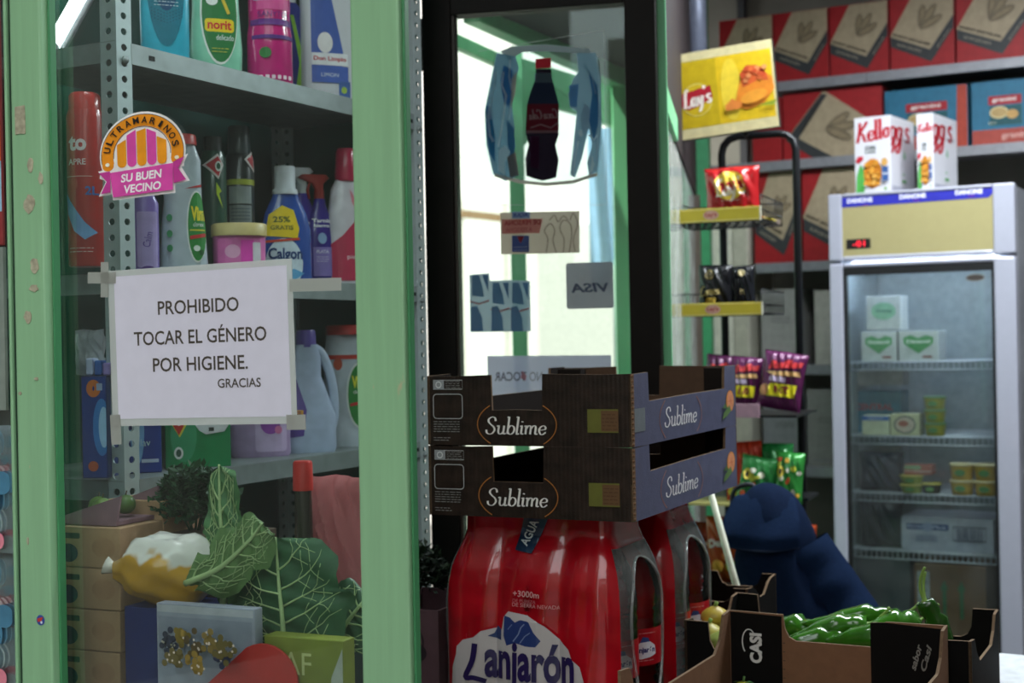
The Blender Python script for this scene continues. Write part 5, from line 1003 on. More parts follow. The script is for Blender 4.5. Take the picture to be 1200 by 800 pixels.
# cereal packets on the fridge
def cereal(pl, pr, pc, ptop, v, label):
    P1 = FO+e2(FY)*v; mm = pmap(P1, FY); u0, _ = mm(pl, 200); y_c = 35; h = mm(pl, ptop)[1]-FT
    loc = P1+e1(FY)*u0+UZ*(FT+.0005); w = .19
    t = thing('cereal_packet', label, 'box', loc, y_c, 'white cereal packets on the fridge'); w = hit(pc, FT+.1, loc, e1(y_c)); P2 = loc+e1(y_c)*w; dp = hit(pr, FT+.1, P2, e2(y_c)) if False else .06
    sd = e2(y_c); dlen = hit(pr, FT+.1, P2, sd)
    CW = mat('#d3d3da', .4, kind='card', coat=.2, var=.02); 
    # local corners of the packet: front face then the turned side
    R_ = Matrix.Rotation(radians(y_c), 3, 'Z'); loc_ = lambda p: R_ @ (p-loc)
    A = Vector((0, 0, 0)); B = loc_(P2); B.z = 0; dd = loc_(loc+sd*dlen); dd.z = 0
    n = Vector((0, 1, 0)); Bk = B+dd; Ak = A+dd
    MB().add([A, B, Bk, Ak, A+UZ*h, B+UZ*h, Bk+UZ*h, Ak+UZ*h], [(0,3,2,1),(4,5,6,7),(0,1,5,4),(1,2,6,5),(2,3,7,6),(3,0,4,7)], CW).build('carton', t, .0012)
    D = Decal(); D.script('Kello', w*.53, h*.82, w*.93, '#b3202e', thin=.14, thick=.40, rot=.12, sy=1.1); D.text('CORN', w*.44, h*.60, .045*h*1.2, '#2c3a34', w=.3*w, bold=.04); D.text('FLAKES', w*.44, h*.545, .035*h, '#4a5a50', w=.3*w, bold=.02)
    D.poly([(.03*w, .02*h), (.26*w, .02*h), (.28*w, .3*h), (.16*w, .4*h), (.05*w, .25*h)], '#4ea04a'); D.poly([(.02*w, .44*h), (.1*w, .5*h), (.24*w, .5*h), (.24*w, .45*h), (.1*w, .41*h)], '#b8283a'); r = random.Random(3)
    D.ell(.5*w, .27*h, .25*w, .19*h, '#c07820'); [D.ell(.5*w+r.uniform(-.18, .18)*w, .27*h+r.uniform(-.15, .15)*h, .05*w, .028*h, r.choice(['#d89a3a', '#b06a1c', '#e0aa50', '#c8862c']), rot=r.uniform(0, 3), n=8) for _ in range(34)]
    D.rect(.79*w, .16*h, .96*w, .34*h, '#34568c'); D.ell(.86*w, .40*h, .09*w, .05*h, '#c89a54'); D.rect(.80*w, .24*h, .95*w, .26*h, '#c8d0dc'); D.ell(.88*w, .06*h, .04*w, .02*h, '#6fa04a'); D.rect(.36*w, .50*h, .4*w, .505*h, '#bbccdd')
    D.items = [it for it in D.items]; clampD(D, w, h); D.build('print', t, lambda u, v_, o: (u, -o-.0002, v_))
    en = dd.normalized(); L_ = dd.length; D = Decal(); D.script("gg's", L_*.40, h*.87, .82*L_, '#b3202e', thin=.12, thick=.34, rot=.06, sy=.7); lum_lines(D, .55*L_, .85*L_, .72*h, .02*h, 2, '#6a6f78', .0025); D.poly([(.5*L_, .5*h), (.56*L_, .6*h), (.6*L_, .5*h), (.55*L_, .46*h)], '#86b894'); D.ell(.5*L_, .27*h, .04*L_, .014*h, '#8ab890'); D.ell(.52*L_, .18*h, .09*L_, .02*h, '#4c9a50'); D.rect(.02*L_, .005, .98*L_, .10*h, '#a8a9b8')
    nn = Vector((en.y, -en.x, 0)); clampD(D, L_, h); D.build('side_print', t, lambda u, v_, o: tuple(B+en*u+UZ*v_+nn*(o+.0002)))
cereal(1002, 1072, 1044, 139, .10, 'left white cereal packet with red script lettering on the fridge'); cereal(1075, 1122, 1094, 134, .115, 'right white cereal packet half behind the other on the fridge')
# ------------------------------------------------------------------ snack rack
RY = 22; RO = at(778, 400, 4.0); RO.z = 0; rm = pmap(RO, RY); BLK = mat('#15171a', .35, .3, kind='painted steel')
rk = thing('snack_rack', 'black tube snack rack with yellow shelf strips in front of the wall shelving', 'rack', RO, RY)
RV = .32; rb = pmap(RO+e2(RY)*RV, RY); a0 = rb(848, 300)[0]; a1 = rb(935, 300)[0]; zt = rb(890, 154)[1]
arc = [(a0, RV, .02), (a0, RV, zt-.06)]+[(a0+.05-.05*cos(t), RV, zt-.06+.05*sin(t)) for t in (.5, 1.0, 1.57)]+[(a1-.05+.05*sin(t), RV, zt-.06+.05*cos(t)) for t in (0, .5, 1.0)]+[(a1, RV, zt-.06), (a1, RV, .02)]
MB().tube(arc, .0115, BLK, 10).build('frame', rk)
mb = MB(); [mb.tube([(a, RV, .02), (a, -.02, .02)], .012, BLK, 8) for a in (a0, a1)]; mb.tube([(a0, 0, .02), (a1, 0, .02)], .012, BLK, 8); mb.build('base', rk)
YS = mat('#c7b02e', .35, kind='plastic', coat=.3, var=.03)
u0 = rm(778, 250)[0]; u1 = rm(891, 250)[0]; bz = []
for k, (yt, yb2) in enumerate(((246, 262), (356, 371))):
    z0 = rm(800, yb2)[1]; z1 = rm(800, yt)[1]; bz.append(z0+.006)
    MB().box((u0, -.006, z0), (u1, 0, z1), YS).build('price_strip', rk, .001)
    MB().box((u1-.001, -.0065, z0-.001), (u1+.002, .001, z1+.001), mat('#d8d4c0', .4)).build('strip_end', rk)
    D = Decal(); D.ell((u0+u1)/2, (z0+z1)/2, .022, .013, '#c9998a'); D.text("Lay's", (u0+u1)/2, (z0+z1)/2, .014, '#a8383a', w=.032, bold=.03); D.line([(u0+.003, z0+.003), (u1-.003, z0+.003), (u1-.003, z1-.003), (u0+.003, z1-.003)], .003, '#dccb7c', True); D.build('strip_print', rk, lambda u, v, o: (u, -.0065-o, v))
    mb = MB(); xs = [u0+(u1-u0)*i/12 for i in range(13)]
    for x in xs: mb.tube([(x, .002, z0+.005), (x, RV-.012, z0+.005)], .0018, BLK, 4)
    for y in (.002, .08, .16, .24, RV-.012): mb.tube([(u0, y, z0+.005), (u1, y, z0+.005)], .0022, BLK, 4)
    for zz in (.03, .07):
        mb.tube([(u1, .002, z0+zz), (u1, RV-.012, z0+zz), (u0, RV-.012, z0+zz), (u0, .002, z0+zz)], .002, BLK, 4)
    for y in [.002+.037*i for i in range(9)]:
        for x in (u0, u1): mb.tube([(x, y, z0+.005), (x, y, z0+.07)], .0016, BLK, 4)
    mb.build('wire_basket', rk)
# lower trays (mauve edge, pale yellow edge)
z3 = rm(860, 489)[1]; z3t = rm(860, 473)[1]; ul = rm(770, 480)[0]; ur = rm(891, 480)[0]
mb = MB(); mb.box((ul, -.012, z3), (ur, -.006, z3t), mat('#b08a9c', .5)); mb.build('mauve_strip', rk, .001); mb = MB(); mb.box((ul, -.006, z3), (ur+.10, RV-.012, z3+.006), BLK); mb.build('tray', rk)
z4 = rm(860, 592)[1]; mb = MB(); mb.box((ul, -.02, z4), (rm(881, 585)[0], .14, z4+.008), mat('#c9bf78', .5)); mb.box((ul, .14, z4), (ur+.1, RV-.012, z4+.008), BLK); mb.build('tray', rk)
z5 = rm(840, 688)[1]; mb = MB(); mb.box((ul, -.02, z5), (ur+.08, RV-.012, z5+.008), BLK); mb.build('tray', rk)
# header sign, tilted
sp = RO+e2(RY)*.18; sm = pmap(sp, RY); c = sm(849, 106); A = sm(783, 68); B = sm(900, 48); Cc = sm(915, 147); Dd = sm(799, 166)
ang = math.atan2(B[1]-A[1], B[0]-A[0]); w = math.hypot(B[0]-A[0], B[1]-A[1]); h = math.hypot(Dd[0]-A[0], Dd[1]-A[1])
hs = thing('crisps_sign', 'tilted yellow crisps sign with a bitten potato picture on top of the rack', 'sign', sp+e1(RY)*c[0]+UZ*c[1], 0, None, rot=(0, -ang, -radians(RY)))
MB().box((-w/2, .001, -h/2), (w/2, .03, h/2), mat('#1c1a18', .5)).build('back_box', hs, .002)
D = Decal(); D.rect(-w/2, -h/2, w/2, h/2, '#cfc496'); D.rect(-w/2+.004, -h/2+.03, w/2-.006, h/2-.025, '#d8b51c'); D.rect(-w/2+.004, -h/2+.03, -.02, h/2-.025, '#bfa414')
D.ell(.02, 0, .03, .09, '#e3c63a'); D.ell(-.083, -.015, .046, .048, '#d9c86a'); D.ell(-.083, -.015, .043, .045, '#c8ac1c'); D.poly([(-.13, -.03), (-.125, .008), (-.08, .016), (-.04, .022), (-.036, -.012), (-.07, -.032), (-.11, -.042)], '#a81c2c'); D.script("Lay's", -.082, -.006, .086, '#efe6dc', thin=.16, thick=.42, rot=.12, sy=1.2)
D.poly([(.03, -.035), (.05, .03), (.09, .055), (.14, .02), (.145, -.015), (.11, -.055), (.06, -.065), (.03, -.05)], '#dc8428'); D.poly([(.055, -.0), (.048, .04), (.07, .062), (.10, .058), (.125, .032), (.13, .01), (.10, .015)], '#cf5c2c'); r = random.Random(5)
for i in range(16): D.ell(.09+r.uniform(-.033, .033), .035+r.uniform(-.016, .018), .008, .007, r.choice(['#dc8a54', '#c8502a', '#e09a60', '#d86c38']), n=9)
D.poly([(-.0, -.045), (.02, -.028), (.05, -.045), (.04, -.06), (.0, -.06)], '#d88038'); D.ell(.085, -.03, .04, .018, '#e69a34', .2); D.poly([(.09, -.058), (.15, -.048), (.14, -.064)], '#8a9a2c')
D.build('print', hs, lambda u, v, o: (u, -o*.7, v))
mb = MB(); mb.tube([(.04, .02, -h/2+.002), (.05, .02, -h/2-.01)], .008, BLK, 8); mb.build('bracket', hs)
# bags
def rbag(label, pl, pr, yt, yb2, v, m, dec, T=.06, tilt=(0, 0), seed=1, group=None, z=None, name='crisps_bag', yaw=None, wr=.006):
    P1 = RO+e2(RY)*v; mm = pmap(P1, RY); ua = mm(pl, yb2)[0]; ub, _ = mm(pr, yb2); zt_ = mm((pl+pr)/2, yt)[1]; zb2 = z if z is not None else mm((pl+pr)/2, yb2)[1]; y_ = RY if yaw is None else yaw
    return bag(name, label, 'crisps', P1+e1(RY)*(ua+ub)/2+UZ*zb2, y_, (ub-ua), (zt_-zb2), T, m, dec, group, rot=(tilt[0], tilt[1], -radians(y_)), seed=seed, wr=wr)
FLM = lambda h: mat(h, .25, .15, kind='foil', bump=.06, scale=25, coat=.2)
def d_l(D, w, h): D.ell(.5*w, .64*h, .30*w, .27*h, '#d8b83c'); D.poly([(.18*w, .56*h), (.22*w, .69*h), (.78*w, .73*h), (.84*w, .60*h), (.4*w, .52*h)], '#a81c26'); D.script("Lay's", .51*w, .62*h, .56*w, '#efe6e0', thin=.12, thick=.34, rot=.08, sy=1.1); D.text('al punto', .5*w, .36*h, .035*h, '#dfc0b8', w=.34*w); [D.ell((.2+.13*i)*w, (.17+.02*(i % 2))*h, .1*w, .05*h, ['#d8902c', '#c87420'][i % 2], n=10) for i in range(6)]
rbag('red crisps bag with a yellow round emblem in the upper wire basket', 828, 893, 196, 279, .09, FLM('#a81c20'), d_l, .07, (0, -.02), 3, z=bz[0]+.003-.0)
def d_sl(D, w, h): D.rect(.1*w, .3*h, .5*w, .7*h, '#d89a2c'); D.ell(.7*w, .5*h, .2*w, .2*h, '#d8c83c')
rbag('shiny silver and orange bag behind the upper basket\'s price strip end', 880, 915, 255, 285, .22, FLM('#9a8a84'), d_sl, .04, (-.2, .25), 8, z=bz[0]+.004, wr=.004)
def d_g(D, w, h): D.ell(.4*w, .80*h, .12*w, .10*h, '#8a7a44'); D.ell(.4*w, .80*h, .09*w, .07*h, '#2c2820'); D.text('LE', .4*w, .8*h, .06*h, '#b8a868', w=.08*w); D.script('Comes', .42*w, .47*h, .6*w, '#a89458', thin=.1, thick=.28, rot=.12, sy=1.2); D.rect(.30*w, .2*h, .6*w, .32*h, '#b89838')
rbag('black gourmet crisps bag with gold lettering, left in the lower wire basket', 818, 858, 311, 357, .07, FLM('#17181c'), d_g, .06, (0, .03), 13, z=bz[1]+.003); 
def d_g2(D, w, h): D.text('et', .6*w, .45*h, .12*h, '#b8a878', w=.2*w, shear=.3); D.ell(.6*w, .85*h, .14*w, .07*h, '#c8b888')
rbag('black gourmet crisps bag with a gold top, right in the lower wire basket', 855, 887, 312, 357, .13, FLM('#1a1c22'), d_g2, .05, (0, -.05), 15, z=bz[1]+.003)
def d_r(n_):
    def d(D, w, h):
        D.text('Ruffles', .55*w, .78*h, .15*h, '#c83a3c', w=.8*w, bold=.06, shear=.3, rot=.15); D.poly([(.12*w, .62*h), (.9*w, .68*h), (.95*w, .60*h), (.3*w, .56*h)], '#c9a26c'); D.rrect(.22*w, .46*h, .62*w, .55*h, .003, '#b8a8c4'); D.poly([(.2*w, .2*h), (.26*w, .42*h), (.9*w, .44*h), (.86*w, .22*h)], '#d6cc24'); D.text('1' + n_, .55*w, .33*h, .15*h, '#7a2430', w=.36*w, bold=.08); D.ell(.14*w, .3*h, .12*w, .1*h, '#b8845c')
    return d
PUR = FLM('#5c2450')
for k, (a, b, t_, bo, v, tl, lb) in enumerate(((820, 860, 416, 476, .10, .12, 'purple ridged crisps bag behind the blue crate end, leftmost of three'), (852, 889, 418, 476, .07, .10, 'purple ridged crisps bag with yellow price patch, middle of three'), (886, 938, 412, 490, .05, .16, 'purple ridged crisps bag leaning at the rack\'s right, rightmost of three'))):
    rbag(lb, a, b, t_, bo, v, PUR, d_r('€' if k == 2 else '.0'), .05, (-.12, tl), 20+k, 'purple ridged crisps bags', z=z3+.009+(.012 if k else 0))
def d_c(D, w, h):
    r = random.Random(int(w*1e5)); 
    for i in range(16): D.ell(r.uniform(.1, .9)*w, r.uniform(.1, .85)*h, r.uniform(.05, .13)*w, r.uniform(.03, .08)*h, r.choice(['#c8c8b8', '#c8502c', '#b8b83a', '#2c7a3c', '#d8a83c', '#e0dccc']), r.uniform(0, 3), 12)
    D.ell(.25*w, .6*h, .12*w, .12*h, '#d8c048'); D.ell(.25*w, .6*h, .05*w, .07*h, '#1c1c18')
for k, (a, b, t_, m_, v, lb) in enumerate(((852, 898, 518, '#c03c24', .06, 'orange-red corn snack bag on the green bags beside the crate'), (878, 930, 520, '#2c8444', .09, 'green corn snack bag with a yellow price spot, middle of the pile'), (905, 940, 530, '#348a3c', .03, 'green corn snack bag at the right end of the pile'), (862, 905, 535, '#2f8040', .01, 'green corn snack bag at the front of the pile'))):
    rbag(lb, a, b, t_, 580, v, FLM(m_), d_c, .055, (-.1, .08*(k-1)), 40+k, 'corn snack bags above the navy bag', z=z4+.0095)
def d_d(D, w, h): D.text('Doritos', .5*w, .62*h, .13*h, '#e0dcd4', w=.8*w, bold=.06, rot=.12); D.poly([(.45*w, .7*h), (.55*w, .85*h), (.62*w, .7*h)], '#c84a1c'); D.ell(.35*w, .25*h, .16*w, .1*h, '#d8a03c'); D.ell(.7*w, .25*h, .14*w, .09*h, '#a8b82c'); D.ell(.55*w, .4*h, .1*w, .06*h, '#c86a20')
rbag('orange tortilla chip bag with white lettering between the white stick and the navy bag', 828, 874, 606, 686, .05, FLM('#a84a1c'), d_d, .055, (-.05, 0), 51, 'orange tortilla chip bags', z=z5+.0095)
rbag('orange tortilla chip bag standing behind the water pack', 800, 838, 612, 686, .11, FLM('#9a3a1c'), d_d, .055, (-.05, .03), 53, 'orange tortilla chip bags', z=z5+.0095)
rbag('orange tortilla chip bag peeping out right of the navy bag', 925, 958, 615, 686, .10, FLM('#a8441c'), d_d, .05, (-.05, 0), 55, 'orange tortilla chip bags', z=z5+.0095)

# ------------------------------------------------------------------ navy shopping bag and stick
NV = mat('#0e1a30', .9, kind='cloth', bump=.4, scale=120, var=.10, spec=.05)
np_ = at(905, 640, 3.56); nb = thing('shopping_trolley_bag', 'navy blue cloth shopping trolley bag drooping behind the pepper crate', 'bag', (np_.x, np_.y, 0), 20)
def nz(py): return zat(900, py, 3.56)
S_ = [(nz(1010), .15, .10, .05, 0), (nz(860), .16, .12, .06, 0), (nz(740), .15, .13, .05, 0), (nz(690), .12, .12, .030, 0), (nz(650), .10, .11, .010, 0), (nz(625), .092, .10, .012, 0), (nz(600), .085, .085, -.002, 0), (nz(580), .060, .06, -.005, 0), (nz(570), .034, .035, -.01, 0), (nz(566), .012, .012, -.012, 0)]
SP = [tuple(q) for q in spline(S_, 4)]
mb = MB(); vs = []; seg = 36
for i, (z, rx, ry, cx, cy) in enumerate(SP):
    for k in range(seg):
        a = 2*pi*k/seg; fo = 1+.025*sin(5*a+z*9)+.02*sin(9*a-z*23)+.015*sin(15*a+z*40); vs.append((cx+rx*fo*math.copysign(abs(cos(a))**.8, cos(a)), cy+ry*fo*math.copysign(abs(sin(a))**.8, sin(a)), z))
mb.add(vs, [(i*seg+k, i*seg+(k+1) % seg, (i+1)*seg+(k+1) % seg, (i+1)*seg+k) for i in range(len(SP)-1) for k in range(seg)], NV, True); mb.add(vs[-seg:], [list(range(seg))], NV); mb.build('body', nb)
# flap that hangs over the front, with its hem
def flap(u, v):
    a = (u-.5)*2; z = nz(572)-(nz(572)-nz(634))*v; ww = .085+.035*min(1, v*2.0)**.6; y = -.03-.085*min(1, v*1.3)**.7+.018*a*a+.004*sin(9*u+5*v)
    return Vector((-.012+a*ww*(.5 if v < .05 else .78), y, z-.018*a*a*(1-v)-.01*sin(3*u)))
mb = MB(); mb.grid(flap, 24, 20, mat('#101e36', .9, kind='cloth', bump=.4, scale=120, var=.10, spec=.05)); fo = mb.build('flap', nb); m_ = fo.modifiers.new('thick', 'SOLIDIFY'); m_.thickness = .006
mb = MB(); mb.tube([flap(i/24, 1)+Vector((0, -.003, .002)) for i in range(25)], .004, mat('#14203a', .8), 6); mb.build('hem', nb)
mb = MB(); mb.tube(spline([(-.10, .03, nz(620)), (-.105, .03, nz(585)), (-.085, .03, nz(572)), (-.05, .03, nz(571)), (-.03, .03, nz(590)), (-.03, .03, nz(640))], 5), .006, mat('#1c1e24', .5), 8); mb.build('handle', nb)
mb = MB()
def slv(u, v):
    p = Vector((.07, -.02, nz(640))).lerp(Vector((.235, -.05, nz(735))), v); a = 2*pi*u; r_ = .068-.012*v; return p+Vector((.5*r_*cos(a)+.5*r_*cos(a), r_*sin(a)*(1+.1*sin(6*v*pi)), .8*r_*cos(a)*0+r_*sin(a+pi/2)*.6))
mb.grid(slv, 20, 14, mat('#101e36', .9, kind='cloth', bump=.4, scale=120, var=.1, spec=.05)); mb.build('side_fold', nb)
MB().tube([(.03, .03, nz(650)), (.03, .03, .06)], .01, mat('#5a5c60', .4, .6), 8).build('trolley_pole', nb)
for x in (-.10, .16): mb = MB(); mb.tube([(x-.015, .09, .06), (x+.015, .09, .06)], .06, mat('#1a1a1c', .6), 20); mb.build('wheel', nb)
a_ = at(832, 574, 3.32); b_ = at(868, 705, 3.30); d_v = (b_-a_); k = (b_.z-.0)/(-d_v.z); 
st = thing('white_stick', 'pale white stick leaning between the crates and the tortilla chip bags', 'stick', b_+d_v*k); f_ = b_+d_v*k
MB().tube([Vector((0, 0, .004)), b_-f_, a_-f_+Vector((0, 0, 0))], [.0085, .0085, .0075], mat('#c9ccb8', .4), 10).build('shaft', st); MB().tube([(0, 0, 0), (0, 0, .02)], .011, mat('#4a4a48', .6), 10).build('ferrule', st)

# ------------------------------------------------------------------ tables
TY = 27; TO = Vector((.13, 1.95, 0)); TZ = .745
def tb(u, v, z=0): return TO+e1(TY)*u+e2(TY)*v+UZ*z
def table(name, label, u0, u1, v0, v1, m):
    t = thing(name, label, 'table', tb(u0, v0), TY); w, d = u1-u0, v1-v0
    MB().box((0, 0, TZ-.03), (w, d, TZ), m).build('table_top', t, .003); MB().box((.04, .04, TZ-.09), (w-.04, d-.04, TZ-.03), m).build('apron', t)
    for x in (.04, w-.08):
        for y in (.04, d-.08): MB().box((x, y, 0), (x+.04, y+.04, TZ-.03), m).build('leg', t, .003)
    return t
WD = mat('#5b4a3a', .7, kind='wood', scale=14, bump=.2)
table('trestle_table', 'wooden table under the water packs, below the picture edge', -.56, -.015, .33, 1.10, WD); table('trestle_table', 'wooden table under the vegetable crates, below the picture edge', 0, .78, -.05, .98, WD)
q = at(1182, 795, 2.75); t = thing('foam_box', 'white foam box at the lower right corner beyond the crates', 'box', (q.x-.10, q.y-.05, 0), 27); zf = zat(1182, 787, 2.75); MB().box((0, 0, 0), (.30, .25, zf-.03), mat('#b9bcc0', .6)).build('tub', t, .006); MB().box((-.006, -.006, zf-.03), (.306, .256, zf), mat('#c4c8cc', .6)).build('lid', t, .004)

# ------------------------------------------------------------------ black produce crates printed Sublime
CY = 25; CO_R = at(739, 400, 2.3); CO_R.z = 0; CWD, CDP = .375, .60
CL = CO_R-e1(CY)*CWD
zc0 = zat(735, 612, 2.3); chh = (zat(745, 437, 2.3)-zc0)/2
BKC = mat('#271d17', .5, kind='corrugated', bump=.2, var=.4, spec=.2); BLC = mat('#50536f', .6, kind='corrugated', bump=.2, var=.12, coat=.2); INC = mat('#4f3a2a', .85, kind='kraft', bump=.1, scale=70, var=.08); EDG = mat('#6a543e', .85, kind='kraft', bump=.4, scale=150, var=.2); DIN = mat('#1c1714', .8, kind='card', spec=.1)
def crate(label, z, k, roll=0, sc=(1, 1)):
    r = random.Random(k); t = thing('fruit_crate', label, 'crate', CL+UZ*z, CY, 'black fruit crates'); w, L, h = CWD, CDP, chh-.001; th = .005
    j = lambda s=.0015: r.uniform(-s, s)
    f1 = [(0, 0), (w, 0), (w, h), (w*.86, h+j()), (w*.58, h+j()), (w*.575, h*.53), (w*.575, h*.50), (w*.45, h*.505+j()), (w*.33, h*.50), (w*.325, h), (w*.16, h-.001+j()), (0, h-.002)]
    MB().panel(f1, (Vector((0, 0, 0)), X, Z, -Y), th, BKC, DIN, EDG).build('front_wall', t)
    lo = h*.60 if k else h*.63
    s1 = [(0, 0), (L, 0), (L, h), (L-.075, h+j()), (L-.08, lo+.004), (L*.5, lo+.003+j()), (.083, lo), (.079, h+j()), (0, h-.001)]
    MB().panel(s1, (Vector((w, 0, 0)), Y, Z, X), th, BLC, DIN, EDG).build('side_wall', t)
    MB().panel([(x, y) for x, y in s1], (Vector((th, 0, 0)), Y, Z, X), th, DIN, BLC, EDG).build('side_wall', t)
    MB().panel(f1, (Vector((0, L, 0)), X, Z, Y), th, BKC, INC, EDG).build('back_wall', t)
    MB().box((th, th, .002), (w-th, L-th, .007), INC).build('floor_panel', t)
    # inner corner braces, doubled cardboard
    for x, y in ((th, th), (w-.05-th, th), (th, L-.03-th), (w-.05-th, L-.03-th)):
        MB().box((x, y, .007), (x+.05, y+.03, h-.004), DIN).build('corner_brace', t)
    mb = MB(); mb.box((w-.001, -.0022, .001), (w+.0022, .006, h-.001), EDG); n = 14
    for i in range(n): mb.tube([(w+.0018, -.0015, h*(i+.3)/n), (w+.0018, -.0015, h*(i+.8)/n)], .0022, KRAFTD, 5)
    mb.build('torn_corner', t)
    # print on the front
    D = Decal(); GW = '#b5b5b4'; a = w/.375
    x0 = .012; D.line([(x0, h*.93), (x0+.056, h*.93), (x0+.056, h*.80), (x0, h*.80)], .0009, GW, True); D.rect(x0, h*.80, x0+.021, h*.93, '#8d8f92'); D.ring(x0+.0105, h*.865, .005, .005, .0015, '#d8d8d8'); lum_lines(D, x0+.024, x0+.053, h*.905, .0035, 4, '#8a8886', .0009)
    P = []; rr = .006
    for cx, cy, s0 in ((x0+.056-rr, h*.38+rr, -90), (x0+.056-rr, h*.73-rr, 0), (x0+rr, h*.73-rr, 90), (x0+rr, h*.38+rr, 180)): P += [(cx+rr*cos(radians(s0+q)), cy+rr*sin(radians(s0+q))) for q in (0, 30, 60, 90)]
    D.line(P, .0012, GW, True); lum_lines(D, x0, x0+.05, h*.33, .0042, 5, '#8a8886', .0011); lum_lines(D, x0, x0+.032, h*.10, .0042, 2, '#8a8886', .0011)
    cx = w*.452; 
    el = [(cx+.073*cos(t_), h*.30+.043*sin(t_)) for t_ in [2*pi*i/60 for i in range(61)]]
    for seg_ in (range(0, 61), ):
        run = []
        for i in seg_:
            x, y = el[i]; ok = y > .002 and (y < h*.49 or x < w*.322 or x > w*.58) and y < h-.002
            if ok: run.append((x, y))
            if (not ok or i == 60) and len(run) > 1: D.line(run, .0016, '#a5682e'); run = []
            elif not ok: run = []
    D.script('Sublime', cx, h*.285, .112, '#e4e0da', thin=.07, thick=.23, shear=.14, sy=.86)
    x1 = w*.80; D.rect(x1-.002, h*.20, x1+.052, h*.52, '#5c5c22'); D.rect(x1+.022, h*.22, x1+.052, h*.5, '#5c4026'); lum_lines(D, x1+.024, x1+.05, h*.44, .006, 5, '#4a3018', .0015)
    D.items = [it for it in D.items]; D.build('front_print', t, lambda u, v, o: (u, -o*.6, v))
    D = Decal(); cs = L*.42
    for sg in (-1, 1): D.line([(cs+sg*(.118+.0*k)-sg*.03*((q-.5)*2)**2, h*(.04+(.54 if True else 0)*q)) for q in [i/14 for i in range(15)]], .0022, '#9a6a5c')
    D.script('Sublime', cs, h*.33, .18, '#e6e6ea', thin=.07, thick=.22, shear=.14, sy=.62)
    if k == 1: D.rect(.004, h*.20, .06, h*.52, '#70787c'); 
    ox = L-.045; D.ell(ox, h*.42, .026, .026*.8, '#d88a34'); D.ell(ox, h*.42, .020, .018, '#e09a70'); [D.line([(ox, h*.42), (ox+.018*cos(q), h*.42+.016*sin(q))], .0012, '#c86a3c') for q in [i*pi/4 for i in range(8)]]; D.poly([(ox-.01, h*.36), (ox-.05, h*.24), (ox-.06, h*.14), (ox-.03, h*.18), (ox-.0, h*.26)], '#5a7a44'); D.poly([(ox-.02, h*.3), (ox-.058, h*.32), (ox-.04, h*.40)], '#48683c')
    D.build('side_print', t, lambda u, v, o: (w+o*.6+.0001, u, v)); return t
crate('lower black and violet cardboard fruit crate resting on the water packs', zc0, 0); crate('upper black and violet cardboard fruit crate on top of the stack', zc0+chh, 1)
# a folded dark liner seen in the lower crate
# ------------------------------------------------------------------ water packs
BD = .096; WK = 1.22
def rz(z, H):
    T = [(0, .046), (.01, .048), (.20, .048), (.235, .046), (.265, .040), (.29, .030), (.31, .021), (.325, .0165), (H, .0160)]
    for a, b in zip(T, T[1:]):
        if z <= b[0]: return a[1]+(b[1]-a[1])*(z-a[0])/(b[0]-a[0])
    return T[-1][1]
REDF = mat('#a80e1c', .2, kind='film', bump=.5, scale=26, coat=.8, var=.18); CLRF = glassy('#f2f4f6', 1.4, .12, 'clear film', dirt_haze=.13)  # clear film's pale veil stands for its haze and highlights
PETM = water(); CAPM = mat('#7c1420', .35, kind='plastic'); LBR = mat('#a8121e', .35, coat=.3)
HP = zc0-TZ-.0015
def wbottle(par, x, y, labm):
    H = HP-.003
    b = MB(); pr = [(0, .034, .034), (.004, .044, .044), (.02, .047, .047)]
    for z in (.03, .05, .07, .17, .19): pr += [(z-.006, .047, .047), (z, .0455, .0455), (z+.006, .047, .047)]
    pr += [(.21, .047, .047), (.235, .045, .045), (.265, .039, .039), (.29, .029, .029), (.31, .02, .02), (.32, .0135, .0135), (H-.018, .0135, .0135)]
    b.loft([(z, rx, ry, x, y) for z, rx, ry in pr], PETM, 2, 24); b.loft([(H-.02, .0155, .0155, x, y), (H-.001, .015, .015, x, y), (H, .013, .013, x, y)], CAPM, 2, 18); o = b.build('bottle', par)
    lb = MB(); lb.loft([(.086, .0478, .0478, x, y), (.150, .0478, .0478, x, y)], LBR, 2, 28, cap=False); lo = lb.build('bottle_label', o)
    D = Decal(); D.poly([(-.002, .128), (.002, .142), (.012, .150), (.022, .158), (.032, .152), (.04, .146), (.042, .132), (.03, .128), (.016, .126)], '#d8d6dc'); D.poly([(.014, .152), (.018, .161), (.028, .159), (.03, .153)], '#34467c'); D.text('Lanjarón', .021, .139, .012, '#2c2c6c', w=.036, bold=.04); lum_lines(D, .0, .04, .166, .004, 1, '#d89a9a', .001); lum_lines(D, .0, .04, .123, .004, 1, '#d89a9a', .001)
    D.build('bottle_print', o, lambda u, v, q: (x+(.048+q*.3)*cos(-.75+(u-.02)/.048), y+(.048+q*.3)*sin(-.75+(u-.02)/.048), v*1.1-.041), .006)
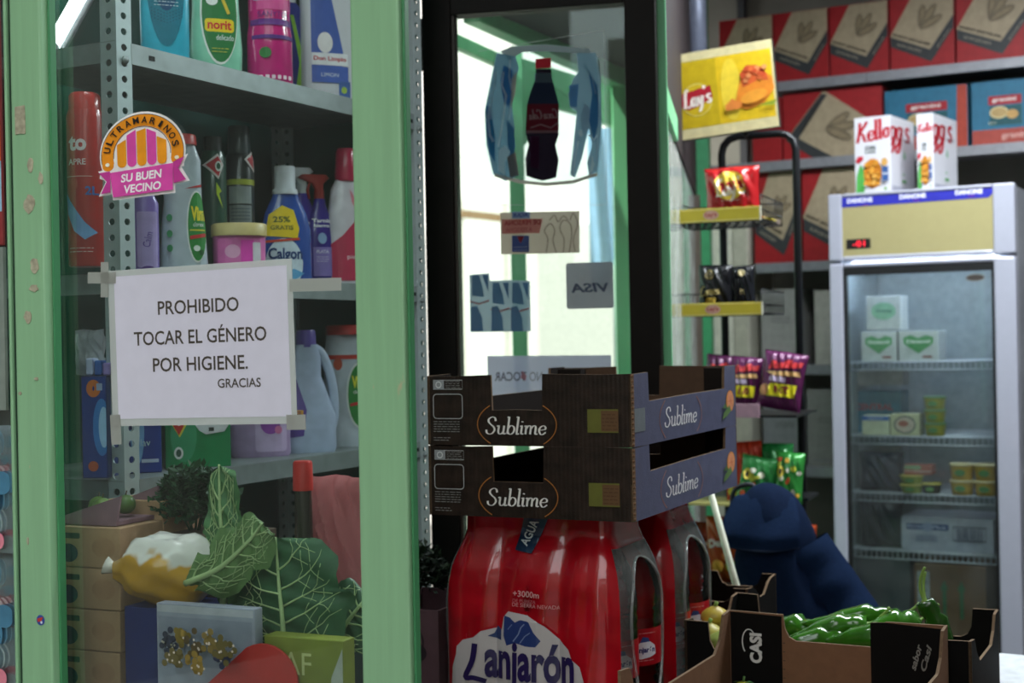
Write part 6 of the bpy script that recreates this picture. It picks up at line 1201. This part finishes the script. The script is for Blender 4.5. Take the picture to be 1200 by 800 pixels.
def film_pt(s, z, W_=.288, Dp=.192):
    """s in 0..1 round the pack, starting at the front left"""
    r_ = rz(z, HP)+.0012; cx, cy = W_/2-.048, Dp/2-.048
    L = [2*cx, pi/2*r_, 2*cy, pi/2*r_, 2*cx, pi/2*r_, 2*cy, pi/2*r_]; tot = [.26, .05, .14, .05, .26, .05, .14, .05]; q = s % 1.0; i = 0; ac = 0
    for i, l in enumerate(tot):
        if q < ac+l or i == 7: break
        ac += l
    f = min(1, (q-ac)/tot[i])
    if i == 0: x, y = -cx+2*cx*f, -cy-r_
    elif i == 1: a = -pi/2+f*pi/2; x, y = cx+r_*cos(a), -cy+r_*sin(a)
    elif i == 2: x, y = cx+r_, -cy+2*cy*f
    elif i == 3: a = f*pi/2; x, y = cx+r_*cos(a), cy+r_*sin(a)
    elif i == 4: x, y = cx-2*cx*f, cy+r_
    elif i == 5: a = pi/2+f*pi/2; x, y = -cx+r_*cos(a), cy+r_*sin(a)
    elif i == 6: x, y = -cx-r_, cy-2*cy*f
    else: a = pi+f*pi/2; x, y = -cx+r_*cos(a), -cy+r_*sin(a)
    if i in (0, 4):
        dn = (1-abs(cos(pi*x/BD)))**1.4*(.010 if z < .24 else .006+.004*sin(30*z)); y += dn*(1 if i == 0 else -1)
        y += (.0011*sin(55*x+9*z)+.0009*sin(140*x-22*z)+.0012*sin(38*z+20*x)*(z > .18))*(1 if i == 0 else -1)
    return Vector((x, y, z)), i
def wpack(loc, yaw, label, big):
    t = thing('water_pack', label, 'water', loc, yaw, 'red shrink-wrapped water packs'); t.scale = (WK, WK, 1)
    for ix in (-1, 0, 1):
        for iy in (-1, 1): wbottle(t, ix*.096, iy*.048, None)
    nu, nv = 150, 46; mb = MB(); vs = []; info = []
    for j in range(nv+1):
        z = .002+(HP-.004)*j/nv
        for i in range(nu): p, k = film_pt(i/nu, z); vs.append(p)
    fr_ = []; fc_ = []
    for j in range(nv):
        for i in range(nu):
            q = (j*nu+i, j*nu+(i+1) % nu, (j+1)*nu+(i+1) % nu, (j+1)*nu+i); c = (vs[q[0]]+vs[q[2]])/2; s = (i+.5)/nu
            end = abs(c.x) > .108-.0*c.z and (.285 < s < .475 or .785 < s < .975)
            if end:
                yy = c.y; 
                if (yy/.064)**2+((max(0, c.z-.18))/.10)**2 < 1 and c.z > .012: continue
                fc_.append(q) if c.z < .302 else fr_.append(q)
            else: fr_.append(q)
    mb.add(vs, fr_, REDF, True); mb.add(vs, fc_, CLRF, True)
    # top, sagging between the caps
    def top(u, v):
        x, y = (u-.5)*2*.111, (v-.5)*2*.063; return Vector((x, y, HP-.0018-.012*abs(sin(pi*(x-.048)/BD))**2*0-.010*(1-abs(cos(pi*x/BD)))-.008*(1-min(1, abs(y)/.048))))
    mb.grid(top, 24, 14, REDF); mb.build('shrink_film', t)
    # rolled rim of the opening
    for sx in (1, -1):
        P = []
        for i in range(40):
            a = 2*pi*i/40; y = .064*cos(a); z = max(.012, .18+.10*sin(a)) if sin(a) > 0 else .012+.168*(1+sin(a)); r_ = rz(z, HP); P.append((sx*(.096+r_*.0+sqrt(max(0, r_*r_-max(0, abs(y)-.048)**2))+.001), y, z))
        MB().tube(P, .0022, glassy('#ffffff', 2.2, .15, 'clear film', dirt_haze=.25), 6, closed=True).build('film_rim', t)
    if big:
        p0 = Vector(loc)-e2(yaw)*.096*WK; p0.z = 0; f0 = pmap(p0, yaw, (0, loc[2])); f = lambda a, b: (f0(a, b)[0]/WK, f0(a, b)[1])
        def fn(u, v, o):
            r_ = rz(v, HP)+.0012; x = u; dn = (1-abs(cos(pi*x/BD)))**1.4*.010; sx = min(1, max(0, (abs(x)-.096)/.048)); rr_ = r_*sqrt(max(0, 1-min(.98, sx)**2))
            return (x, -.048-rr_+dn-.0028-o+(.0011*sin(55*x+9*v)+.0009*sin(140*x-22*v)+.0012*sin(38*v+20*x)*(v > .18)), v)
        PF = lambda h: mat(h, .25, kind='film print', bump=.25, scale=16, coat=.6, var=.03)
        D = Decal(); D.poly(K(f, [(605,600),(636,600),(618,650),(597,646)]), '#1f3550'); D.k = 14; D.text('AGUA', *f(613, 626), .014, '#c9d2d6', w=.044, bold=.02, rot=1.22)
        D.text('+3000m', *f(618, 695.5), .0105, '#d89c9c', w=.049/WK, bold=.01, rot=-.03); D.text('DE PUREZA', *f(616, 703.5), .0055, '#c06a70', w=.043/WK, rot=-.03); D.text('DE SIERRA NEVADA', *f(629, 709.5), .0065, '#d08a8c', w=.085/WK, rot=-.035)
        bl = [(529,812),(531,780),(536,765),(537,756),(545,748),(558,745),(566,738),(582,735),(586,742),(590,735),(592,722),(598,715),(620,720),(640,733),(655,748),(668,760),(672,772),(682,780),(688,800),(690,830),(600,850),(535,840)]
        D.poly(K(f, bl), '#bfb6b6'); D.poly(K(f, [(593,720),(600,722),(606,728),(614,724),(622,728),(628,740),(636,750),(630,757),(618,756),(606,752),(596,755),(592,744)]), '#2c3c72'); D.poly(K(f, [(584,732),(589,736),(589,749),(582,747),(573,744),(580,741)]), '#2c3a6a'); D.line(K(f, [(604,750),(610,742),(613,734),(617,730)]), .0018, '#7c8ab0'); D.line(K(f, [(612,752),(618,744),(624,740)]), .0014, '#7c8ab0'); D.line(K(f, [(598,736),(603,730)]), .0014, '#6c7aa4')
        D.line(K(f, spline([(560,752),(557,772),(549,791),(558,792),(572,797)], 4)), .0085, '#2a1f50')
        D.text('anjarón', *f(622, 782), .088, '#2a1f50', w=.168/WK, bold=.034, rot=-.02)
        D.build('film_print', t, fn, .008, mf=PF, off=.00025)
    else:
        pass
    return t
WY = 25; wr_ = at(722, 400, 2.35); wr_.z = 0; wc = wr_-e1(WY)*.140*WK+e2(WY)*.096*WK
wpack(wc+UZ*TZ, WY, 'front red shrink-wrapped pack of water bottles with a big white mountain print', True)
wc2 = wc+e2(WY)*.262+e1(WY)*.008
wpack(wc2+UZ*TZ, WY, 'second red shrink-wrapped water pack standing behind the front one', False)

# ------------------------------------------------------------------ vegetable crates
KR = mat('#705038', .85, kind='kraft', bump=.25, scale=60, var=.07); BKP = mat('#0c0b0a', .7, kind='card', var=.15, spec=.1)
def vcrate(name, label, O, yaw, w, L, h, hl, pw, fo, fi, so, si, bo, bi, group=None, near=True, notch=.03, lowside=None):
    """O: near left foot corner"""
    t = thing(name, label, 'crate', O, yaw, group); th = .005; lo = hl; c = .02
    def out(W_, p): return [(0, 0), (W_, 0), (W_, h), (W_-p, h-.001), (W_-p-.003, lo+c), (W_-p-.01, lo+.006), (W_-p-.022, lo), (p+.022, lo), (p+.01, lo+.006), (p+.003, lo+c), (p, h-.001), (0, h)]
    ls = lowside or lo
    def out2(W_, p): return [(0, 0), (W_, 0), (W_, h), (W_-p, h-.003), (W_-p-.02, ls+.02), (W_-p-.05, ls), (p+.05, ls), (p+.02, ls+.02), (p, h-.003), (0, h)]
    if near: MB().panel(out(w, pw), (Vector((0, 0, 0)), X, Z, -Y), th, fo, fi, EDG).build('near_wall', t)
    MB().panel(out(w, pw), (Vector((0, L-th, 0)), X, Z, -Y), th, bi, bo, EDG).build('far_wall', t)
    MB().panel(out2(L, .035), (Vector((w, 0, 0)), Y, Z, X), th, so, si, EDG).build('side_wall', t)
    MB().panel(out2(L, .035), (Vector((th, 0, 0)), Y, Z, X), th, si, so, EDG).build('side_wall', t)
    MB().box((th, th, 0), (w-th, L-th, .005), KR).build('floor_panel', t); return t
A_ = at(853, 714, 2.5); zt = A_.z; NW = .375; NL = .50; nY = 27; NO = Vector((A_.x, A_.y, 0))-e2(nY)*NL+UZ*TZ; Hh = zt-TZ
nc = vcrate('vegetable_crate', 'brown cardboard crate lettered CASI nearest the viewer at the bottom right', NO, nY, NW, NL, Hh, Hh-.045, .10, KR, KR, KR, KR, BKP, KR, lowside=Hh-.062, near=False)
# near wall kept low, below the picture edge
MB().box((.0, 0, 0), (NW, .005, .08), KR).build('near_wall', nc)
# black printed flaps folded inside the far corners
for x0, x1 in ((.006, .098), (NW-.125, NW-.006)):
    pts = [(x0, .006), (x1, .006), (x1, Hh-.004), (x0, Hh-.002)] if x0 < .1 else [(x0, .006), (x1, .006), (x1, Hh-.006), (x0+.02, Hh-.002), (x0, Hh-.004)]
    MB().panel(pts, (Vector((0, NL-.0055, 0)), X, Z, -Y), .002, BKP, BKP, EDG).build('corner_flap', nc)
def cfn(u, v, o): return (u, NL-.0078-o*.5, v)
D = Decal(); D.text('CASI', .052, Hh-.062, .022, '#c9c8c4', w=.052, bold=.05, rot=1.5708); D.ring(.04, Hh-.052, .012, .022, .0018, '#c9c8c4', 40, 230)
D.build('crate_print', nc, cfn); D = Decal()
for i, (a, b) in enumerate((('sabor', .0), ('Casi', .016))): D.text(a, NW-.050+b, Hh-.055, .010, '#77746e', w=.045, bold=.03, shear=.3, rot=1.3)
D.build('crate_print', nc, cfn); D = Decal()
for i in range(5): D.rect(.100, Hh-.05-.015*i, .104, Hh-.0485-.015*i, '#3c2c20')
D.build('crate_print', nc, lambda u, v, o: (u, NL-.0078-o*.5, v))
r = random.Random(9)
fl = [(at(871, 806, 2.42), '#a8a03a'), (at(1098, 790, 2.2), '#a83224'), (at(905, 830, 2.30), '#8f9a3c'), (at(960, 835, 2.25), '#b04a28'), (at(1020, 835, 2.18), '#a83a24')]
for i, (p, c_) in enumerate(fl):
    lc = p-NO; x = max(.045, min(NW-.045, lc.dot(e1(nY)))); y = max(.05, min(NL-.05, lc.dot(e2(nY)))); z = .005+.032
    hgt = max(.06, p.z-TZ+.0) if False else Hh-.085
    t = thing('tomato', ['yellow-green tomato at the far left corner of the near crate', 'red tomato at the far right corner of the near crate', 'green-tinged tomato in the middle left of the near crate', 'orange-red tomato in the middle of the near crate', 'red tomato at the middle right of the near crate'][i], 'vegetable', NO+e1(nY)*x+e2(nY)*y+UZ*.0, 0, 'tomatoes in the near crate')
    MB().loft([(.005+.064*q, .0345*sin(pi*min(.985, max(.015, q)))**.6, .0345*sin(pi*min(.985, max(.015, q)))**.6) for q in [k/10 for k in range(11)]], mat(c_, .25, coat=.3), 2, 18).build('flesh', t)
    mb = MB(); [mb.add([(0, 0, .069), (.012*cos(a)-.003*sin(a), .012*sin(a)+.003*cos(a), .0695), (.02*cos(a), .02*sin(a), .066)], [(0, 1, 2)], mat('#3c6a34', .6)) for a in [k*1.256 for k in range(5)]]; mb.tube([(0, 0, .067), (.002, 0, .078)], .002, mat('#4a6a34', .6), 5); mb.build('calyx', t)
# pepper crate
PC = at(1137, 758, 2.33); pw_, pl_ = .50, .30; pz = zat(1137, 756, 2.33); PHh = pz-TZ; PO2 = Vector((PC.x, PC.y, 0))-e1(nY)*pw_+UZ*TZ+e2(nY)*.012
vcrate('vegetable_crate', 'black cardboard crate of green peppers behind the brown crate', PO2, nY, pw_, pl_, PHh+.004, PHh-.05, .045, BKP, KR, BKP, BKP, BKP, BKP, lowside=PHh-.045)
D = Decal(); D.ell(pw_-.03, .02, .018, .018, '#b88a3c'); D.build('crate_print', [o for o in bpy.data.objects if o.get('label', '') == 'black cardboard crate of green peppers behind the brown crate'][0], lambda u, v, o: (u, -.0003-o, v))
PEP = mat('#336a18', .18, kind='pepper skin', scale=25, var=.25, coat=.7, bump=.1); PEP2 = mat('#265414', .2, kind='pepper skin', scale=25, var=.25, coat=.7); STM = mat('#7c9c48', .5)
def pepper(loc, yaw, L, r0, cv, tilt, roll, m, sd):
    rr = random.Random(sd); t = thing('green_pepper', 'long green pepper lying in the black crate', 'vegetable', loc, 0, 'green peppers in the black crate', rot=(roll, tilt, -radians(yaw)))
    n = 14; mb = MB(); vs = []; seg = 12
    for i in range(n+1):
        f = i/n; x = L*(f-.5); c = Vector((x, cv*sin(pi*f)-cv*.5, .35*cv*sin(2*pi*f))); ra = r0*(1-.15*f)*(sin(pi*min(1, f*.52+.13*(f < .2)+.04))**.5 if f < .25 else (1-((f-.25)/.75)**2.1)**.65) if f < .999 else .0012
        for k in range(seg): a = 2*pi*k/seg; q = ra*(1+.13*sin(3*a+sd)*(1-f)+.05*sin(7*f*pi+a)); vs.append(c+Vector((0, cos(a)*q, sin(a)*q)))
    mb.add(vs, [(i*seg+k, i*seg+(k+1) % seg, (i+1)*seg+(k+1) % seg, (i+1)*seg+k) for i in range(n) for k in range(seg)]+[list(range(seg))[::-1], [n*seg+k for k in range(seg)]], m, True); mb.build('flesh', t)
    MB().tube(spline([(-L/2+.003, -cv*.5, 0), (-L/2-.01, -cv*.5, .004), (-L/2-.03, -cv*.5+.006, .012), (-L/2-.045, -cv*.5+.01, .022)], 3), [.0075, .006, .0035, .003, .0028, .0026, .0026, .0028, .003, .003], STM, 7).build('stem', t)
    return t
def pp_at(u, v, z): return PO2+e1(nY)*u+e2(nY)*v+UZ*z
i = 0
for layer, (zc, cnt) in enumerate(((.030, 5), (.050, 6), (PHh-.078, 9))):
    for k in range(cnt):
        u = .03+.36*((k+.5*(layer % 2))/cnt)+r.uniform(-.01, .01); v = .15+r.uniform(-.05, .05)*(1 if layer else .6)
        pepper(pp_at(u+.04, v, zc+.008*(k % 3)), 27+r.choice([60, 110, 150, 25, -20, 85])+r.uniform(-12, 12), r.uniform(.13, .165), r.uniform(.019, .023), r.uniform(-.02, .02), r.uniform(-.06, .06), r.uniform(0, 6), PEP if k % 3 else PEP2, i); i += 1
for (px, py, d, yw, L, tl) in ((995, 712, 2.60, 5, .17, .06), (968, 725, 2.58, 20, .15, .22), (925, 722, 2.66, 60, .12, .05), (1035, 722, 2.55, -10, .14, .14), (1010, 735, 2.5, 35, .15, .1), (945, 740, 2.56, 10, .14, .1)):
    tp_ = pepper(at(px, py+14, d), yw+180, L, .024, .014, tl, .5, PEP, i); i += 1; tp_['label'] = {995: 'largest glossy green pepper, topmost in the middle of the heap', 968: 'glossy green pepper sloping down to the CASI crate edge, in the middle', 925: 'crinkled green pepper at the left end of the heap', 1035: 'green pepper at the right end of the heap beside the upright one', 1010: 'green pepper at the front right of the heap against the brown notch', 945: 'green pepper at the front left of the heap against the brown notch'}[px]
# the pepper that stands up at the right corner
q = at(1103, 745, 2.45); t = pepper(q, 20, .13, .022, .008, 1.15, 0, PEP2, 77); t['label'] = 'upright green pepper with a long curved stalk at the crate corner'; del t['group']
MB().tube(spline([(-.065, -.004, 0), (-.085, -.004, .002), (-.105, -.004, .012), (-.118, -.004, .026)], 4), .0028, STM, 6).build('stalk', t)
# small dark crate behind, yellow squash
q = at(800, 684, 2.95); vcrate('vegetable_crate', 'small black produce crate behind the water packs by the white stick', Vector((q.x-.02, q.y, 0))+UZ*TZ, nY, .16, .2, q.z-TZ, q.z-TZ-.03, .03, BKP, KR, BKP, KR, BKP, BKP)
for k, (px, py, d) in enumerate(((838, 722, 2.70), (831, 742, 2.66), (845, 752, 2.62))):
    q = at(px, py, d); t = thing('squash', ['small yellow squash on top, left of the CASI lettering', 'small yellow squash below the top one beside the water pack', 'pale green squash lowest beside the CASI corner'][k], 'vegetable', q, 0)
    mb = MB(); mb.loft([(-.02+.04*s, .028*sin(pi*min(.98, max(.02, s)))**.6, .024*sin(pi*min(.98, max(.02, s)))**.6) for s in [j/9 for j in range(10)]], mat(['#b09a3a', '#a8a04a', '#8a9a4c'][k], .4), 2, 16); mb.build('flesh', t); MB().tube([(0, 0, .018), (.004, 0, .028)], .004, STM, 6).build('stem', t)
# mauve tray with dark greens left of the water
q = at(489, 712, 2.66); t = thing('produce_tray', 'mauve cardboard tray of dark greens between the green post and the water pack', 'tray', Vector((q.x-.10, q.y+.03, 0))+UZ*TZ, 25)
mb = MB(); mvm = mat('#5c4248', .8, kind='card'); hq = q.z-TZ; w = .155; L = .22
for fr in ((Vector((0, 0, 0)), X, Z, -Y), (Vector((0, L, 0)), X, Z, Y)): mb.panel([(0, 0), (w, 0), (w, hq), (0, hq)], fr, .005, mvm)
for x in (.0, w-.005): mb.box((x, .005, 0), (x+.005, L-.005, hq), mvm)
mb.box((.005, .005, 0), (w-.005, L-.005, .006), mvm); mb.build('tray', t)
D = Decal(); D.ring(.105, hq-.06, .018, .022, .003, '#231c22'); D.ell(.1, hq-.08, .03, .02, '#2c2228'); D.build('print', t)
bush('spinach_bunch', 'dark leafy greens heaped in the mauve tray beside the water pack', Vector((q.x-.015, q.y+.10, q.z+.045)), (.07, .07, .065), 800, ('#16241a', '#22341f'), .011, 6)
